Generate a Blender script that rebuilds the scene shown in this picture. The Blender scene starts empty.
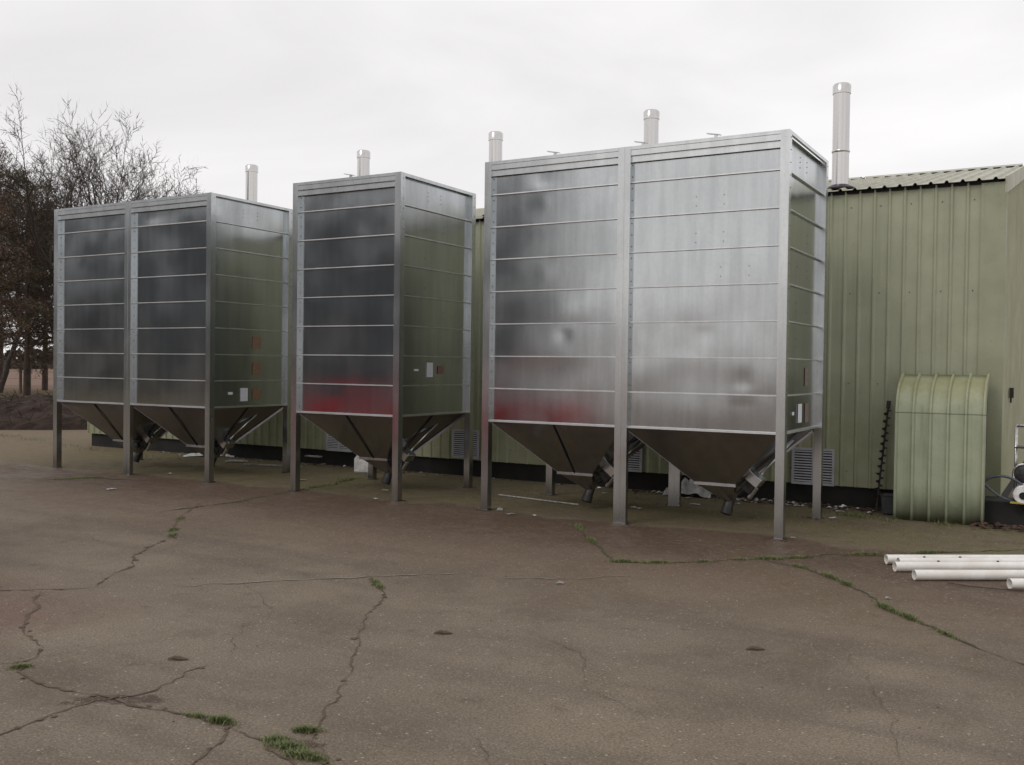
import bpy, math, random
from math import sin, cos, pi, radians
from mathutils import Vector, Matrix, noise
random.seed(7)
scene = bpy.context.scene
col = scene.collection

# ------------------------------------------------------------------ helpers
class MB:
    """collects polygons; build() links them as one mesh object"""
    def __init__(s): s.v=[]; s.f=[]; s.mi=[]; s.m=0
    def add(s, vs, fs, m=None):
        n=len(s.v); s.v += [tuple(v) for v in vs]
        for f in fs: s.f.append(tuple(i+n for i in f)); s.mi.append(s.m if m is None else m)
    def box(s, a, b, m=None, rot=None, c=None):
        x0,y0,z0=a; x1,y1,z1=b
        vs=[Vector(p) for p in ((x0,y0,z0),(x1,y0,z0),(x1,y1,z0),(x0,y1,z0),(x0,y0,z1),(x1,y0,z1),(x1,y1,z1),(x0,y1,z1))]
        if rot is not None:
            c=Vector(c) if c is not None else (Vector(a)+Vector(b))/2
            vs=[c+rot@(v-c) for v in vs]
        s.add(vs, [(0,3,2,1),(4,5,6,7),(0,1,5,4),(1,2,6,5),(2,3,7,6),(3,0,4,7)], m)
    def tube(s, pts, rs, n=8, cap=True, m=None):
        pts=[Vector(p) for p in pts]
        if not hasattr(rs,'__len__'): rs=[rs]*len(pts)
        vs=[]; 
        ref=None
        for i,p in enumerate(pts):
            d=(pts[min(i+1,len(pts)-1)]-pts[max(i-1,0)])
            if d.length<1e-9: d=Vector((0,0,1))
            d.normalize()
            if ref is None:
                ref=Vector((0,0,1)) if abs(d.z)<.9 else Vector((1,0,0))
            a=d.cross(ref)
            if a.length<1e-4: a=d.orthogonal()
            a.normalize(); b=d.cross(a); ref=-(b if abs(b.dot(ref))>0 else ref) if False else ref
            for k in range(n):
                t=2*pi*k/n; vs.append(p+(a*cos(t)+b*sin(t))*rs[i])
        fs=[]
        for i in range(len(pts)-1):
            for k in range(n):
                k2=(k+1)%n; fs.append((i*n+k,i*n+k2,(i+1)*n+k2,(i+1)*n+k))
        if cap:
            fs.append(tuple(range(n-1,-1,-1))); fs.append(tuple((len(pts)-1)*n+k for k in range(n)))
        s.add(vs,fs,m)
    def pipe(s, a, b, ro, ri, n=24, m=None):
        a=Vector(a); b=Vector(b); d=(b-a).normalized(); u=d.cross(Vector((0,0,1)))
        if u.length<1e-3: u=Vector((1,0,0))
        u.normalize(); w=d.cross(u); vs=[]
        for p in (a,b):
            for r in (ro,ri):
                for k in range(n):
                    t=2*pi*k/n; vs.append(p+(u*cos(t)+w*sin(t))*r)
        fs=[]
        for k in range(n):
            q=(k+1)%n
            fs+= [(k,q,2*n+q,2*n+k),(n+k,3*n+k,3*n+q,n+q),(k,n+k,n+q,q),(2*n+k,2*n+q,3*n+q,3*n+k)]
        s.add(vs,fs,m)
    def loft(s, rings, cap=True, m=None):
        n=len(rings[0]); vs=[v for r in rings for v in r]; fs=[]
        for i in range(len(rings)-1):
            for k in range(n):
                q=(k+1)%n; fs.append((i*n+k,i*n+q,(i+1)*n+q,(i+1)*n+k))
        if cap: fs.append(tuple(range(n-1,-1,-1))); fs.append(tuple((len(rings)-1)*n+k for k in range(n)))
        s.add(vs,fs,m)
    def build(s, name, mats, parent=None, smooth=False, bevel=0, autosmooth=None):
        me=bpy.data.meshes.new(name); me.from_pydata(s.v,[],s.f)
        if not isinstance(mats,(list,tuple)): mats=[mats]
        for m in mats: me.materials.append(m)
        me.polygons.foreach_set('material_index', s.mi)
        if smooth: me.polygons.foreach_set('use_smooth',[True]*len(s.f))
        if autosmooth: me.set_sharp_from_angle(angle=radians(autosmooth))
        me.update()
        o=bpy.data.objects.new(name,me); col.objects.link(o)
        if parent: o.parent=parent
        if bevel:
            b=o.modifiers.new('edge','BEVEL'); b.width=bevel; b.segments=2; b.limit_method='ANGLE'; b.angle_limit=radians(40)
        return o

def thing(name,label,cat,loc=(0,0,0),rz=0,group=None):
    o=bpy.data.objects.new(name,None); col.objects.link(o); o.empty_display_size=.2
    o.location=loc; o.rotation_euler=(0,0,rz); o['label']=label; o['category']=cat
    if group: o['group']=group
    return o
def tag(o,label=None,cat=None,group=None,kind=None):
    if label: o['label']=label
    if cat: o['category']=cat
    if group: o['group']=group
    if kind: o['kind']=kind
    return o

# ------------------------------------------------------------------ materials
class NT:
    def __init__(s,name):
        s.mat=bpy.data.materials.new(name); s.mat.use_nodes=True
        s.t=s.mat.node_tree; s.t.nodes.clear()
        s.out=s.n('ShaderNodeOutputMaterial'); s.b=s.n('ShaderNodeBsdfPrincipled')
        s.l(s.b.outputs[0],s.out.inputs[0])
    def n(s,t,**k):
        o=s.t.nodes.new(t)
        for a,v in k.items(): setattr(o,a,v)
        return o
    def l(s,a,b): s.t.links.new(a,b)
    def pos(s,obj=False):
        if obj: return s.n('ShaderNodeTexCoord').outputs['Object']
        return s.n('ShaderNodeNewGeometry').outputs['Position']
    def scale(s,v,x,y,z):
        m=s.n('ShaderNodeMapping'); m.inputs['Scale'].default_value=(x,y,z); s.l(v,m.inputs[0]); return m.outputs[0]
    def noise(s,v,sc,det=4,rough=.55,dist=0):
        o=s.n('ShaderNodeTexNoise'); o.inputs['Scale'].default_value=sc; o.inputs['Detail'].default_value=det
        o.inputs['Roughness'].default_value=rough; o.inputs['Distortion'].default_value=dist
        s.l(v,o.inputs['Vector']); return o.outputs[0]
    def vor(s,v,sc,feat='F1'):
        o=s.n('ShaderNodeTexVoronoi',feature=feat); o.inputs['Scale'].default_value=sc; s.l(v,o.inputs['Vector']); return o
    def mr(s,v,a,b,c=0,d=1,smooth=True):
        o=s.n('ShaderNodeMapRange'); 
        if smooth: o.interpolation_type='SMOOTHSTEP'
        for i,x in enumerate((a,b,c,d)): o.inputs[i+1].default_value=x
        s.l(v,o.inputs[0]); return o.outputs[0]
    def math(s,op,a,b=None,clamp=False):
        o=s.n('ShaderNodeMath',operation=op,use_clamp=clamp)
        for i,x in enumerate((a,b)):
            if x is None: continue
            if isinstance(x,(int,float)): o.inputs[i].default_value=x
            else: s.l(x,o.inputs[i])
        return o.outputs[0]
    def mix(s,f,a,b,mode='MIX'):
        o=s.n('ShaderNodeMix',data_type='RGBA',blend_type=mode)
        for i,x in ((0,f),(6,a),(7,b)):
            if isinstance(x,(int,float)): o.inputs[i].default_value=x
            elif isinstance(x,tuple): o.inputs[i].default_value=(*x,1) if len(x)==3 else x
            else: s.l(x,o.inputs[i])
        return o.outputs[2]
    def set(s,k,v):
        i=s.b.inputs[k]
        if isinstance(v,(int,float)): i.default_value=v
        elif isinstance(v,tuple): i.default_value=(*v,1) if len(v)==3 else v
        else: s.l(v,i)
    def bump(s,h,dist=.01,st=1,prev=None):
        o=s.n('ShaderNodeBump'); o.inputs['Distance'].default_value=dist; o.inputs['Strength'].default_value=st
        s.l(h,o.inputs['Height'])
        if prev: s.l(prev,o.inputs['Normal'])
        return o.outputs[0]
    def sep(s,v):
        o=s.n('ShaderNodeSeparateXYZ'); s.l(v,o.inputs[0]); return o.outputs

def simple(name,c1,c2=None,sc=4,rough=.7,metal=0,bump=0,bsc=40,spec=.5):
    t=NT(name); p=t.pos(True)
    c2=c2 or tuple(x*.7 for x in c1)
    t.set('Base Color',t.mix(t.mr(t.noise(p,sc,5,.6),.35,.65),c1,c2))
    t.set('Roughness',rough); t.set('Metallic',metal); t.set('Specular IOR Level',spec)
    if bump: t.set('Normal',t.bump(t.noise(p,bsc,4),bump,1))
    return t.mat

def galv(name,base,rough,dent,spangle=.1,streak=True,dark=.0):
    t=NT(name); p=t.pos()
    n=t.noise(t.scale(p,9,9,.9),1.0,4,.6)
    big=t.noise(p,1.6,3,.5); fine=t.noise(p,26,3,.6)
    c=t.mix(t.mr(n,.3,.7),tuple(x*.90 for x in base),tuple(min(1,x*1.06) for x in base))
    c=t.mix(t.mr(fine,.35,.7,0,spangle),c,tuple(x*.6 for x in base))
    c=t.mix(t.mr(big,.35,.75,0,.12),c,tuple(x*.7 for x in base))
    z=t.sep(p)[2]
    c=t.mix(t.math('MULTIPLY',t.mr(z,.0,.35,1,0),.45),c,(.13,.11,.085))
    t.set('Base Color',c); t.set('Metallic',1.0)
    t.set('Roughness',t.mr(big,.3,.7,rough-.03,rough+.05))
    if dent:
        b=t.bump(t.noise(p,1.9,2,.45),dent,1)
        b=t.bump(t.noise(p,7,2,.4),dent*.05,1,b)
        t.set('Normal',b)
    return t.mat

M={}
M['sheet']=galv('galvanised_sheet',(.50,.525,.54),.17,.0003,.10)
M['post']=galv('galvanised_post',(.60,.62,.63),.23,0,.12)
M['rail']=galv('galvanised_rail',(.62,.64,.65),.25,0,.1)
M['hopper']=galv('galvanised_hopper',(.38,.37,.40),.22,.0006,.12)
M['rib']=galv('galvanised_rib',(.72,.74,.75),.42,0,.1)
M['bolt']=simple('dark_bolt',(.12,.12,.12),rough=.5,metal=.8)
M['white_label']=simple('white_label',(.72,.74,.78),(.66,.68,.74),20,.5)
M['orange_label']=simple('faded_orange_label',(.27,.165,.095),(.20,.14,.095),30,.6)
M['red_label']=simple('faded_red_label',(.27,.13,.115),(.19,.12,.105),30,.6)
M['brown_label']=simple('brown_window',(.22,.175,.14),(.17,.14,.115),30,.6)
M['black']=simple('black_rubber',(.012,.012,.013),(.02,.02,.02),10,.6)
M['dark_steel']=simple('dark_steel',(.06,.06,.065),(.035,.03,.028),18,.45,.7)
M['flue']=None
def flue_mat():
    t=NT('stainless_flue'); p=t.pos()
    n=t.noise(t.scale(p,30,30,1),1,3)
    t.set('Base Color',t.mix(n,(.50,.49,.48),(.68,.67,.66))); t.set('Metallic',1); t.set('Roughness',t.mr(n,.3,.7,.14,.22)); return t.mat
M['flue']=flue_mat()

def green_mat(name,c,moss,low=True,dirt=.5):
    t=NT(name); p=t.pos(); z=t.sep(p)[2]
    n1=t.noise(p,2.2,5,.6); st=t.noise(t.scale(p,14,14,.6),1,4,.6); f=t.noise(p,35,4,.65)
    cc=t.mix(t.mr(n1,.3,.7),c,tuple(x*.86 for x in c))
    cc=t.mix(t.mr(st,.5,.78,0,.35),cc,tuple(x*.62 for x in c))
    mz=t.math('MULTIPLY',t.mr(z,.15,2.1,1,0),t.mr(n1,.25,.65,.45,1))
    cc=t.mix(t.math('MULTIPLY',mz,dirt),cc,moss)
    cc=t.mix(t.mr(f,.62,.75,0,.35),cc,(.07,.075,.04))
    t.set('Base Color',cc); t.set('Roughness',t.mr(n1,.3,.7,.5,.68)); t.set('Specular IOR Level',.35)
    t.set('Normal',t.bump(f,.0012,1)); return t.mat
M['clad']=green_mat('green_cladding',(.415,.43,.315),(.255,.265,.150),dirt=.8)
M['clad_end']=green_mat('lit_end_cladding',(.46,.46,.33),(.3,.3,.17),dirt=.4)  # paler than the front: light on the gable is put into the colour
M['roof']=green_mat('weathered_roof_sheet',(.46,.455,.37),(.32,.32,.22),dirt=.2)
M['trim']=green_mat('pale_trim',(.50,.49,.38),(.3,.3,.2),dirt=.2)
M['flash']=green_mat('corner_flashing',(.36,.375,.265),(.22,.23,.125),dirt=.7)
def panel_mat():
    t=NT('mossy_green_panel'); p=t.pos(); z=t.sep(p)[2]
    n=t.noise(p,5,5,.6); st=t.noise(t.scale(p,22,22,.8),1,4,.6); f=t.noise(p,60,3,.6)
    c=t.mix(t.mr(n,.3,.7),(.40,.435,.315),(.345,.38,.27))
    c=t.mix(t.mr(st,.5,.8,0,.4),c,(.15,.17,.08))
    c=t.mix(t.math('MULTIPLY',t.mr(z,1.15,1.5,0,.8),t.mr(n,.3,.6,.4,1)),c,(.31,.30,.16))
    c=t.mix(t.math('MULTIPLY',t.mr(z,0,.12,1,0),.7),c,(.07,.08,.03))
    # joint line where straight sheet meets the bent one
    j=t.math('LESS_THAN',t.math('ABSOLUTE',t.math('SUBTRACT',z,1.155)),.006)
    c=t.mix(t.math('MULTIPLY',j,.6),c,(.06,.06,.03))
    c=t.mix(t.mr(f,.64,.75,0,.5),c,(.06,.07,.03))
    t.set('Base Color',c); t.set('Roughness',.62); t.set('Specular IOR Level',.3); return t.mat
M['panel']=panel_mat()
M['panel_back']=simple('rusty_brown_underside',(.10,.065,.05),(.06,.045,.035),8,.85)
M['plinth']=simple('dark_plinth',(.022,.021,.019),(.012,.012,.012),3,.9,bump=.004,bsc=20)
M['vent']=simple('pale_grey_louvre',(.44,.44,.47),(.36,.36,.38),12,.5)
M['void']=simple('dark_void',(.02,.02,.022),rough=.9)
M['pvc']=simple('white_pvc',(.82,.80,.77),(.70,.67,.62),5,.35)
M['white_plastic']=simple('white_plastic',(.88,.87,.86),(.62,.61,.6),9,.4)
M['tarp']=simple('white_sheeting',(.42,.42,.41),(.26,.25,.24),14,.5,bump=.01,bsc=9)
M['scrap']=simple('pale_scrap',(.42,.41,.40),(.22,.20,.18),20,.6)
M['hose']=simple('blue_grey_hose',(.075,.09,.11),(.05,.06,.075),12,.4)
M['yellow']=simple('yellow_plastic',(.5,.38,.06),rough=.5)
M['chrome']=simple('bright_steel',(.6,.6,.6),(.4,.4,.4),30,.3,1)
M['slate_bin']=simple('slate_grey_plastic',(.055,.055,.06),(.04,.04,.045),8,.6)
M['rust']=simple('rusty_auger',(.05,.04,.035),(.028,.025,.024),20,.75)
M['bark']=simple('brown_bark',(.075,.055,.045),(.045,.034,.028),5,.9)
M['bark2']=simple('greenish_bark',(.105,.095,.075),(.065,.055,.045),3,.9)
M['bark_pine']=simple('conifer_bark',(.085,.058,.045),(.05,.036,.03),5,.95)
M['needle']=simple('brown_green_foliage',(.15,.105,.066),(.095,.095,.055),.6,.9)
M['red_twig']=simple('red_brown_twigs',(.18,.12,.088),(.12,.088,.062),.8,.9)
M['soil']=simple('dark_soil',(.05,.030,.022),(.028,.019,.016),5,.95,bump=.03,bsc=14)
M['leaf_litter']=simple('red_brown_litter',(.10,.05,.034),(.05,.034,.026),14,.95)
M['wood_post']=simple('weathered_post',(.12,.09,.07),rough=.9)
M['wire']=simple('wire',(.1,.09,.08),rough=.6,metal=.5)

# tarmac --------------------------------------------------------------
def tarmac():
    t=NT('old_tarmac'); p=t.pos(); s=t.sep(p); X,Y=s[0],s[1]
    n0=t.noise(p,.22,4,.55); n1=t.noise(p,.9,5,.6,.3); n2=t.noise(p,5,5,.65); n3=t.noise(p,75,3,.7); n4=t.noise(p,200,2,.6)
    c=t.mix(t.mr(n1,.3,.7),(.158,.126,.092),(.272,.222,.166))
    c=t.mix(t.mr(n0,.42,.6,0,.65),c,(.235,.195,.150))
    c=t.mix(t.mr(t.noise(p,.55,5,.6,.8),.5,.68,0,.55),c,(.125,.092,.064))
    # reddish corner and older slab on the left
    red=t.math('MULTIPLY',t.mr(t.math('ADD',X,t.math('MULTIPLY',n1,1.2)),-5.2,-4.2,1,0),t.mr(Y,4.6,3.6,0,1))
    c=t.mix(t.math('MULTIPLY',red,.75),c,(.172,.098,.076))
    # tyre-polished streaks, long across the yard
    stv=t.n('ShaderNodeMapping'); stv.inputs['Rotation'].default_value=(0,0,radians(-28)); stv.inputs['Scale'].default_value=(.22,2.4,1); t.l(p,stv.inputs[0])
    stn=t.noise(stv.outputs[0],1,4,.5)
    c=t.mix(t.mr(stn,.46,.70,0,.5),c,(.118,.100,.082))
    # silted low spots where cracks meet
    for (px,py,hl,hw,an) in ((-3.90,3.06,.24,.062,30),(-3.99,2.98,.17,.03,55),(-2.81,3.09,.11,.06,20)):
        mpn=t.n('ShaderNodeMapping',vector_type='TEXTURE'); mpn.inputs['Location'].default_value=(px,py,0); mpn.inputs['Rotation'].default_value=(0,0,radians(an)); mpn.inputs['Scale'].default_value=(hl,hw,1)
        ns=t.n('ShaderNodeTexNoise'); ns.inputs['Scale'].default_value=14; ns.inputs['Detail'].default_value=4; t.l(p,ns.inputs['Vector'])
        va=t.n('ShaderNodeVectorMath',operation='MULTIPLY_ADD'); t.l(ns.outputs['Color'],va.inputs[0]); va.inputs[1].default_value=(.13,.13,0); vb=t.n('ShaderNodeVectorMath',operation='ADD'); t.l(p,vb.inputs[0]); vb.inputs[1].default_value=(-.065,-.065,0); t.l(vb.outputs[0],va.inputs[2]); t.l(va.outputs[0],mpn.inputs[0])
        ln=t.n('ShaderNodeVectorMath',operation='LENGTH'); t.l(mpn.outputs[0],ln.inputs[0])
        c=t.mix(t.mr(ln.outputs['Value'],.7,1.15,.85,0),c,(.062,.042,.034))
    # damp band by the bins
    w=t.math('ADD',Y,t.math('MULTIPLY',t.math('SUBTRACT',n1,.5),1.1))
    w=t.math('ADD',w,t.math('MULTIPLY',t.math('SUBTRACT',n2,.5),.35))
    wet=t.math('MULTIPLY',t.mr(w,7.3,8.3),t.mr(w,9.2,9.4,1,0))
    wetc=t.math('MULTIPLY',wet,t.mr(X,-.6,1.0,1,.2))
    moss=t.math('MULTIPLY',t.mr(w,9.2,9.42),t.mr(w,12.6,13.2,1,0))
    tan=t.mr(t.math('ADD',X,t.math('MULTIPLY',n2,1.5)),-14.8,-12.6,1,0)
    wb=t.math('MULTIPLY',t.mr(w,5.2,8.2),t.mr(w,9.2,9.4,1,0))
    c=t.mix(t.math('MULTIPLY',t.math('MULTIPLY',wb,t.mr(X,-13,-10,.35,1)),t.mr(n1,.3,.6,.45,.9)),c,(.135,.085,.055))
    c=t.mix(t.math('MULTIPLY',wetc,t.mr(n2,.3,.65,.5,.95)),c,(.080,.046,.029))
    c=t.mix(t.math('MULTIPLY',moss,t.mr(n2,.3,.65,.55,.95)),c,t.mix(t.mr(n1,.35,.65),(.158,.142,.058),(.122,.098,.050)))
    c=t.mix(t.math('MULTIPLY',tan,.75),c,(.215,.165,.10))
    # sediment yellowing near the right crack
    yd=t.math('MULTIPLY',t.mr(t.math('ABSOLUTE',t.math('ADD',t.math('SUBTRACT',Y,6.5),t.math('MULTIPLY',t.math('ADD',X,1.1),1.2))),0,.7,1,0),t.mr(Y,5,6,.4,1))
    c=t.mix(t.math('MULTIPLY',t.math('MULTIPLY',yd,t.mr(n2,.4,.6)),.4),c,(.16,.125,.065))
    # blotches, stains
    c=t.mix(t.mr(n2,.55,.75,0,.6),c,(.11,.085,.062))
    dk=t.vor(t.mix(.25,p,t.n('ShaderNodeTexNoise').outputs[1]),.75); dd=t.sep(dk.outputs['Color'])
    c=t.mix(t.math('MULTIPLY',t.math('MULTIPLY',t.mr(dk.outputs['Distance'],.06,.22,1,0),t.math('GREATER_THAN',dd[1],.62)),t.mr(n2,.35,.6,.1,.55)),c,(.09,.068,.052))
    c=t.mix(t.math('MULTIPLY',t.mr(t.noise(t.scale(p,1,1,1),17,4,.7),.52,.7,0,.5),1),c,(.27,.215,.155))
    # aggregate
    c=t.mix(t.mr(n3,.33,.64,.62,0),c,(.075,.052,.036))
    v=t.vor(p,85); r=t.sep(v.outputs['Color'])
    st=t.math('MULTIPLY',t.math('LESS_THAN',v.outputs['Distance'],.34),t.math('GREATER_THAN',r[0],.70))
    c=t.mix(t.math('MULTIPLY',st,.75),c,t.mix(r[1],(.36,.30,.24),(.22,.17,.12)))
    v2=t.vor(p,30); r2=t.sep(v2.outputs['Color'])
    st2=t.math('MULTIPLY',t.math('LESS_THAN',v2.outputs['Distance'],.2),t.math('GREATER_THAN',r2[0],.90))
    c=t.mix(t.math('MULTIPLY',st2,.7),c,(.42,.37,.31))
    t.set('Base Color',c)
    t.set('Roughness',t.math('SUBTRACT',t.mr(n2,.3,.7,.78,.9),t.math('MULTIPLY',wetc,t.mr(n1,.4,.6,.10,.36))))
    t.set('Specular IOR Level',.35)
    h=t.math('ADD',n3,t.math('MULTIPLY',n4,.4))
    b=t.bump(h,.006,1); b=t.bump(n2,.03,.8,b)
    t.set('Normal',b); return t.mat
M['tarmac']=tarmac()
def fieldm():
    t=NT('rough_field'); p=t.pos(); n=t.noise(p,.12,5,.6); n2=t.noise(p,2.5,5,.7)
    d=t.n('ShaderNodeVectorMath',operation='LENGTH'); t.l(p,d.inputs[0])
    c=t.mix(t.mr(n,.35,.65),(.085,.075,.035),(.14,.10,.06)); c=t.mix(t.mr(n2,.4,.7,0,.6),c,(.05,.045,.022))
    c=t.mix(t.mr(d.outputs['Value'],45,75),c,(.20,.135,.105))
    t.set('Base Color',c); t.set('Roughness',.95); t.set('Specular IOR Level',.1); t.set('Normal',t.bump(n2,.06,1)); return t.mat
M['field']=fieldm()
M['crack']=simple('crack_soil',(.125,.088,.060),(.078,.055,.040),9,.95,bump=.004)
M['crack_moss']=simple('crack_moss',(.055,.062,.022),(.07,.05,.03),6,.95,bump=.004)
M['pale_line']=simple('scraped_tarmac',(.24,.205,.165),(.19,.16,.125),8,.9)
def grassm():
    t=NT('grass_blades'); p=t.pos(); n=t.noise(p,9,3); n2=t.noise(p,90,2)
    c=t.mix(t.mr(n,.35,.65),(.105,.135,.045),(.155,.175,.065)); c=t.mix(t.mr(n2,.5,.8,0,.6),c,(.20,.175,.085))
    t.set('Base Color',c); t.set('Roughness',.7); return t.mat
M['grass']=grassm()

# ------------------------------------------------------------------ ground
def smooth01(x): x=max(0,min(1,x)); return x*x*(3-2*x)
fb=MB(); N=48; R=900
fb.add([(0,0,-.03)]+[(R*cos(2*pi*i/N),R*sin(2*pi*i/N),-.03) for i in range(N)],[(0,1+i,1+(i+1)%N) for i in range(N)])
tag(fb.build('field',M['field']),kind='structure')
yb=MB(); 
outer=[]
def edge(a,b,n,j):
    for i in range(n):
        t=i/n; outer.append((a[0]+(b[0]-a[0])*t+random.uniform(-j,j), a[1]+(b[1]-a[1])*t+random.uniform(-j,j),0))
edge((30,-30),(30,40),8,.2); edge((30,40),(-3,40),8,.2); edge((-3,40),(-13,24),10,.3); edge((-13,24),(-20.2,14.8),30,.12); edge((-20.2,14.8),(-24.5,11.2),24,.12); edge((-24.5,11.2),(-34,-30),20,.3); edge((-34,-30),(30,-30),6,.2)
yb.add(outer,[tuple(range(len(outer)))])
tag(yb.build('yard',M['tarmac']),kind='structure')

CR={
'c1':[(-8.635, 7.822), (-8.017, 6.998), (-7.456, 6.414), (-7.157, 6.157), (-6.963, 5.806), (-6.735, 5.414), (-6.359, 5.085), (-6.141, 4.675), (-5.981, 4.472), (-6.184, 4.264), (-6.439, 4.06), (-6.716, 3.805)],
'c2':[(-6.187, 4.19), (-6.001, 4.036), (-5.796, 3.912), (-5.636, 3.717), (-5.439, 3.568), (-5.286, 3.486), (-4.975, 3.42), (-4.831, 3.245), (-4.838, 3.135), (-4.677, 3.058), (-4.429, 2.991), (-4.259, 2.993), (-4.068, 3.045), (-3.917, 3.041), (-3.67, 3.038), (-3.456, 3.082), (-3.275, 3.079), (-3.115, 3.054), (-2.963, 3.03), (-2.763, 2.956), (-2.566, 2.885)],
'c3':[(-4.808, 3.155), (-4.887, 3.083), (-5.037, 2.906)],
'c3b':[(-5.812, 3.353), (-5.61, 3.538), (-5.522, 3.622)],
'c4':[(-4.678, 5.855), (-4.464, 5.668), (-4.21, 5.494), (-4.077, 5.299), (-3.927, 4.919), (-3.659, 4.538), (-3.419, 4.216), (-3.25, 3.969), (-3.119, 3.718), (-2.952, 3.416), (-2.912, 3.337), (-2.824, 3.21), (-2.525, 2.966)],
'c5':[(-3.841, 2.258), (-3.957, 2.498), (-3.991, 2.805), (-3.96, 2.965), (-3.904, 3.115), (-3.863, 3.21), (-3.951, 3.521), (-3.946, 3.685)],
'c6':[(-3.211, 3.077), (-3.11, 2.964), (-3.065, 2.839), (-3.028, 2.652)],
'c8':[(-4.411, 8.882), (-3.91, 8.19), (-3.642, 7.834), (-3.293, 7.379), (-3.036, 7.503), (-2.704, 7.775), (-2.45, 8.046), (-2.178, 8.281), (-1.859, 8.707), (-1.629, 8.809), (-1.371, 8.983), (-1.056, 9.36), (-0.425, 9.958), (0.171, 10.54)],
'c9':[(-2.273, 8.166), (-1.853, 7.962), (-1.554, 7.638), (-1.347, 7.382), (-1.165, 7.041), (-0.968, 6.787), (-0.726, 6.516), (-0.508, 6.25), (-0.246, 6.034), (0.106, 5.591)],
'c13':[(-8.455, 7.112), (-8.364, 8.016), (-8.521, 9.343), (-8.559, 9.958), (-8.808, 10.777)],
'c14':[(-11.943, 8.154), (-11.676, 8.642), (-11.064, 8.805)],
'ridge':[(-5.539, 4.839), (-5.258, 5.142), (-4.967, 5.455), (-4.736, 5.69), (-4.395, 6.043), (-4.098, 6.284)],
}
PATCH=[[(-3.93, 2.905), (-4.051, 3.005), (-3.964, 3.094), (-3.895, 3.224), (-3.793, 3.169), (-3.705, 3.079), (-3.776, 2.986)],
       [(-2.92, 3.123), (-2.838, 3.201), (-2.742, 3.13), (-2.737, 3.045), (-2.876, 3.046)]]
def jag(pts,step=.05,amp=.03):
    out=[]; 
    for a,b in zip(pts,pts[1:]):
        a=Vector(a); b=Vector(b); n=max(1,int((b-a).length/step))
        for i in range(n):
            q=a.lerp(b,i/n); nz=noise.noise_vector(Vector((q.x*5,q.y*5,3)))+.6*noise.noise_vector(Vector((q.x*17,q.y*17,1)))
            out.append(Vector((q.x+nz.x*amp,q.y+nz.y*amp)))
    out.append(Vector(pts[-1])); return out
def ribbon(mb,pts,w0,w1,z,step=.05,amp=.03,taper=True,m=0,lo=.15):
    P=jag(pts,step,amp); n=len(P); vs=[]
    for i,q in enumerate(P):
        d=(P[min(i+1,n-1)]-P[max(i-1,0)]).normalized(); nr=Vector((-d.y,d.x))
        k=.5+.9*noise.noise(Vector((q.x*3,q.y*3,7)))+.9*noise.noise(Vector((q.x*11,q.y*11,9)))
        w=(w0+(w1-w0)*max(lo,min(1.4,k)))/2
        if taper: w*=min(1,min(i,n-1-i)/4+.1)
        w2=w*(1+.5*noise.noise(Vector((q.x*25,q.y*25,2))))
        vs.append((q.x+nr.x*w,q.y+nr.y*w,z)); vs.append((q.x-nr.x*w2,q.y-nr.y*w2,z))
    mb.add(vs,[(2*i,2*i+1,2*i+3,2*i+2) for i in range(n-1)],m)
cb=MB()
for k,(a,b) in {'c1':(.002,.024),'c2':(.002,.022),'c3':(.002,.009),'c3b':(.002,.008),'c4':(.002,.013),'c5':(.002,.012),'c6':(.003,.018)}.items():
    ribbon(cb,CR[k],a,b,.004,.025,.035,lo=.02)
# faint hairline cracks
HL=[[(-2.9,5.2),(-2.4,4.9),(-2.1,4.4),(-1.7,4.2)],[(-5.3,5.2),(-4.5,4.7),(-4.3,4.2),(-3.9,3.7)],[(-6.9,7.4),(-5.9,7.2),(-5.2,6.5)],[(-1.2,5.9),(-.8,5.0),(-.6,4.2)],[(-9.5,6.8),(-8.2,5.9),(-7.4,5.6)],[(-2.3,3.6),(-1.9,3.2),(-1.75,2.7)]]
for h in HL: ribbon(cb,h,.001,.004,.0055,.05,.06)
for k in ('c1','c2','c4','c5','c6'):
    for q in jag(CR[k],.06,.03):
        if random.random()<.25:
            rr=random.uniform(.006,.022); x,y=q.x+random.gauss(0,.018),q.y+random.gauss(0,.018)
            cb.add([(x+rr*cos(j*.9)*random.uniform(.5,1.4),y+rr*sin(j*.9)*random.uniform(.5,1.4),.0035+random.uniform(0,.003)) for j in range(7)],[tuple(range(7))])
tag(cb.build('tarmac_cracks',M['crack']),kind='structure')
cb=MB()
for k,(a,b) in {'c8':(.003,.026),'c9':(.003,.024),'c13':(.006,.05),'c14':(.01,.07)}.items(): ribbon(cb,CR[k],a,b,.0045,.03,.04,lo=.02)
tag(cb.build('mossy_cracks',M['crack_moss']),kind='structure')
cb=MB(); ribbon(cb,CR['ridge'],.004,.03,.005,.03,.05,lo=.05); ribbon(cb,[(-3.8,6.3),(-3.3,6.6),(-2.9,7.0)],.002,.02,.005,.03,.05,lo=.05)
tag(cb.build('scraped_line',M['pale_line']),kind='structure')

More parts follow.
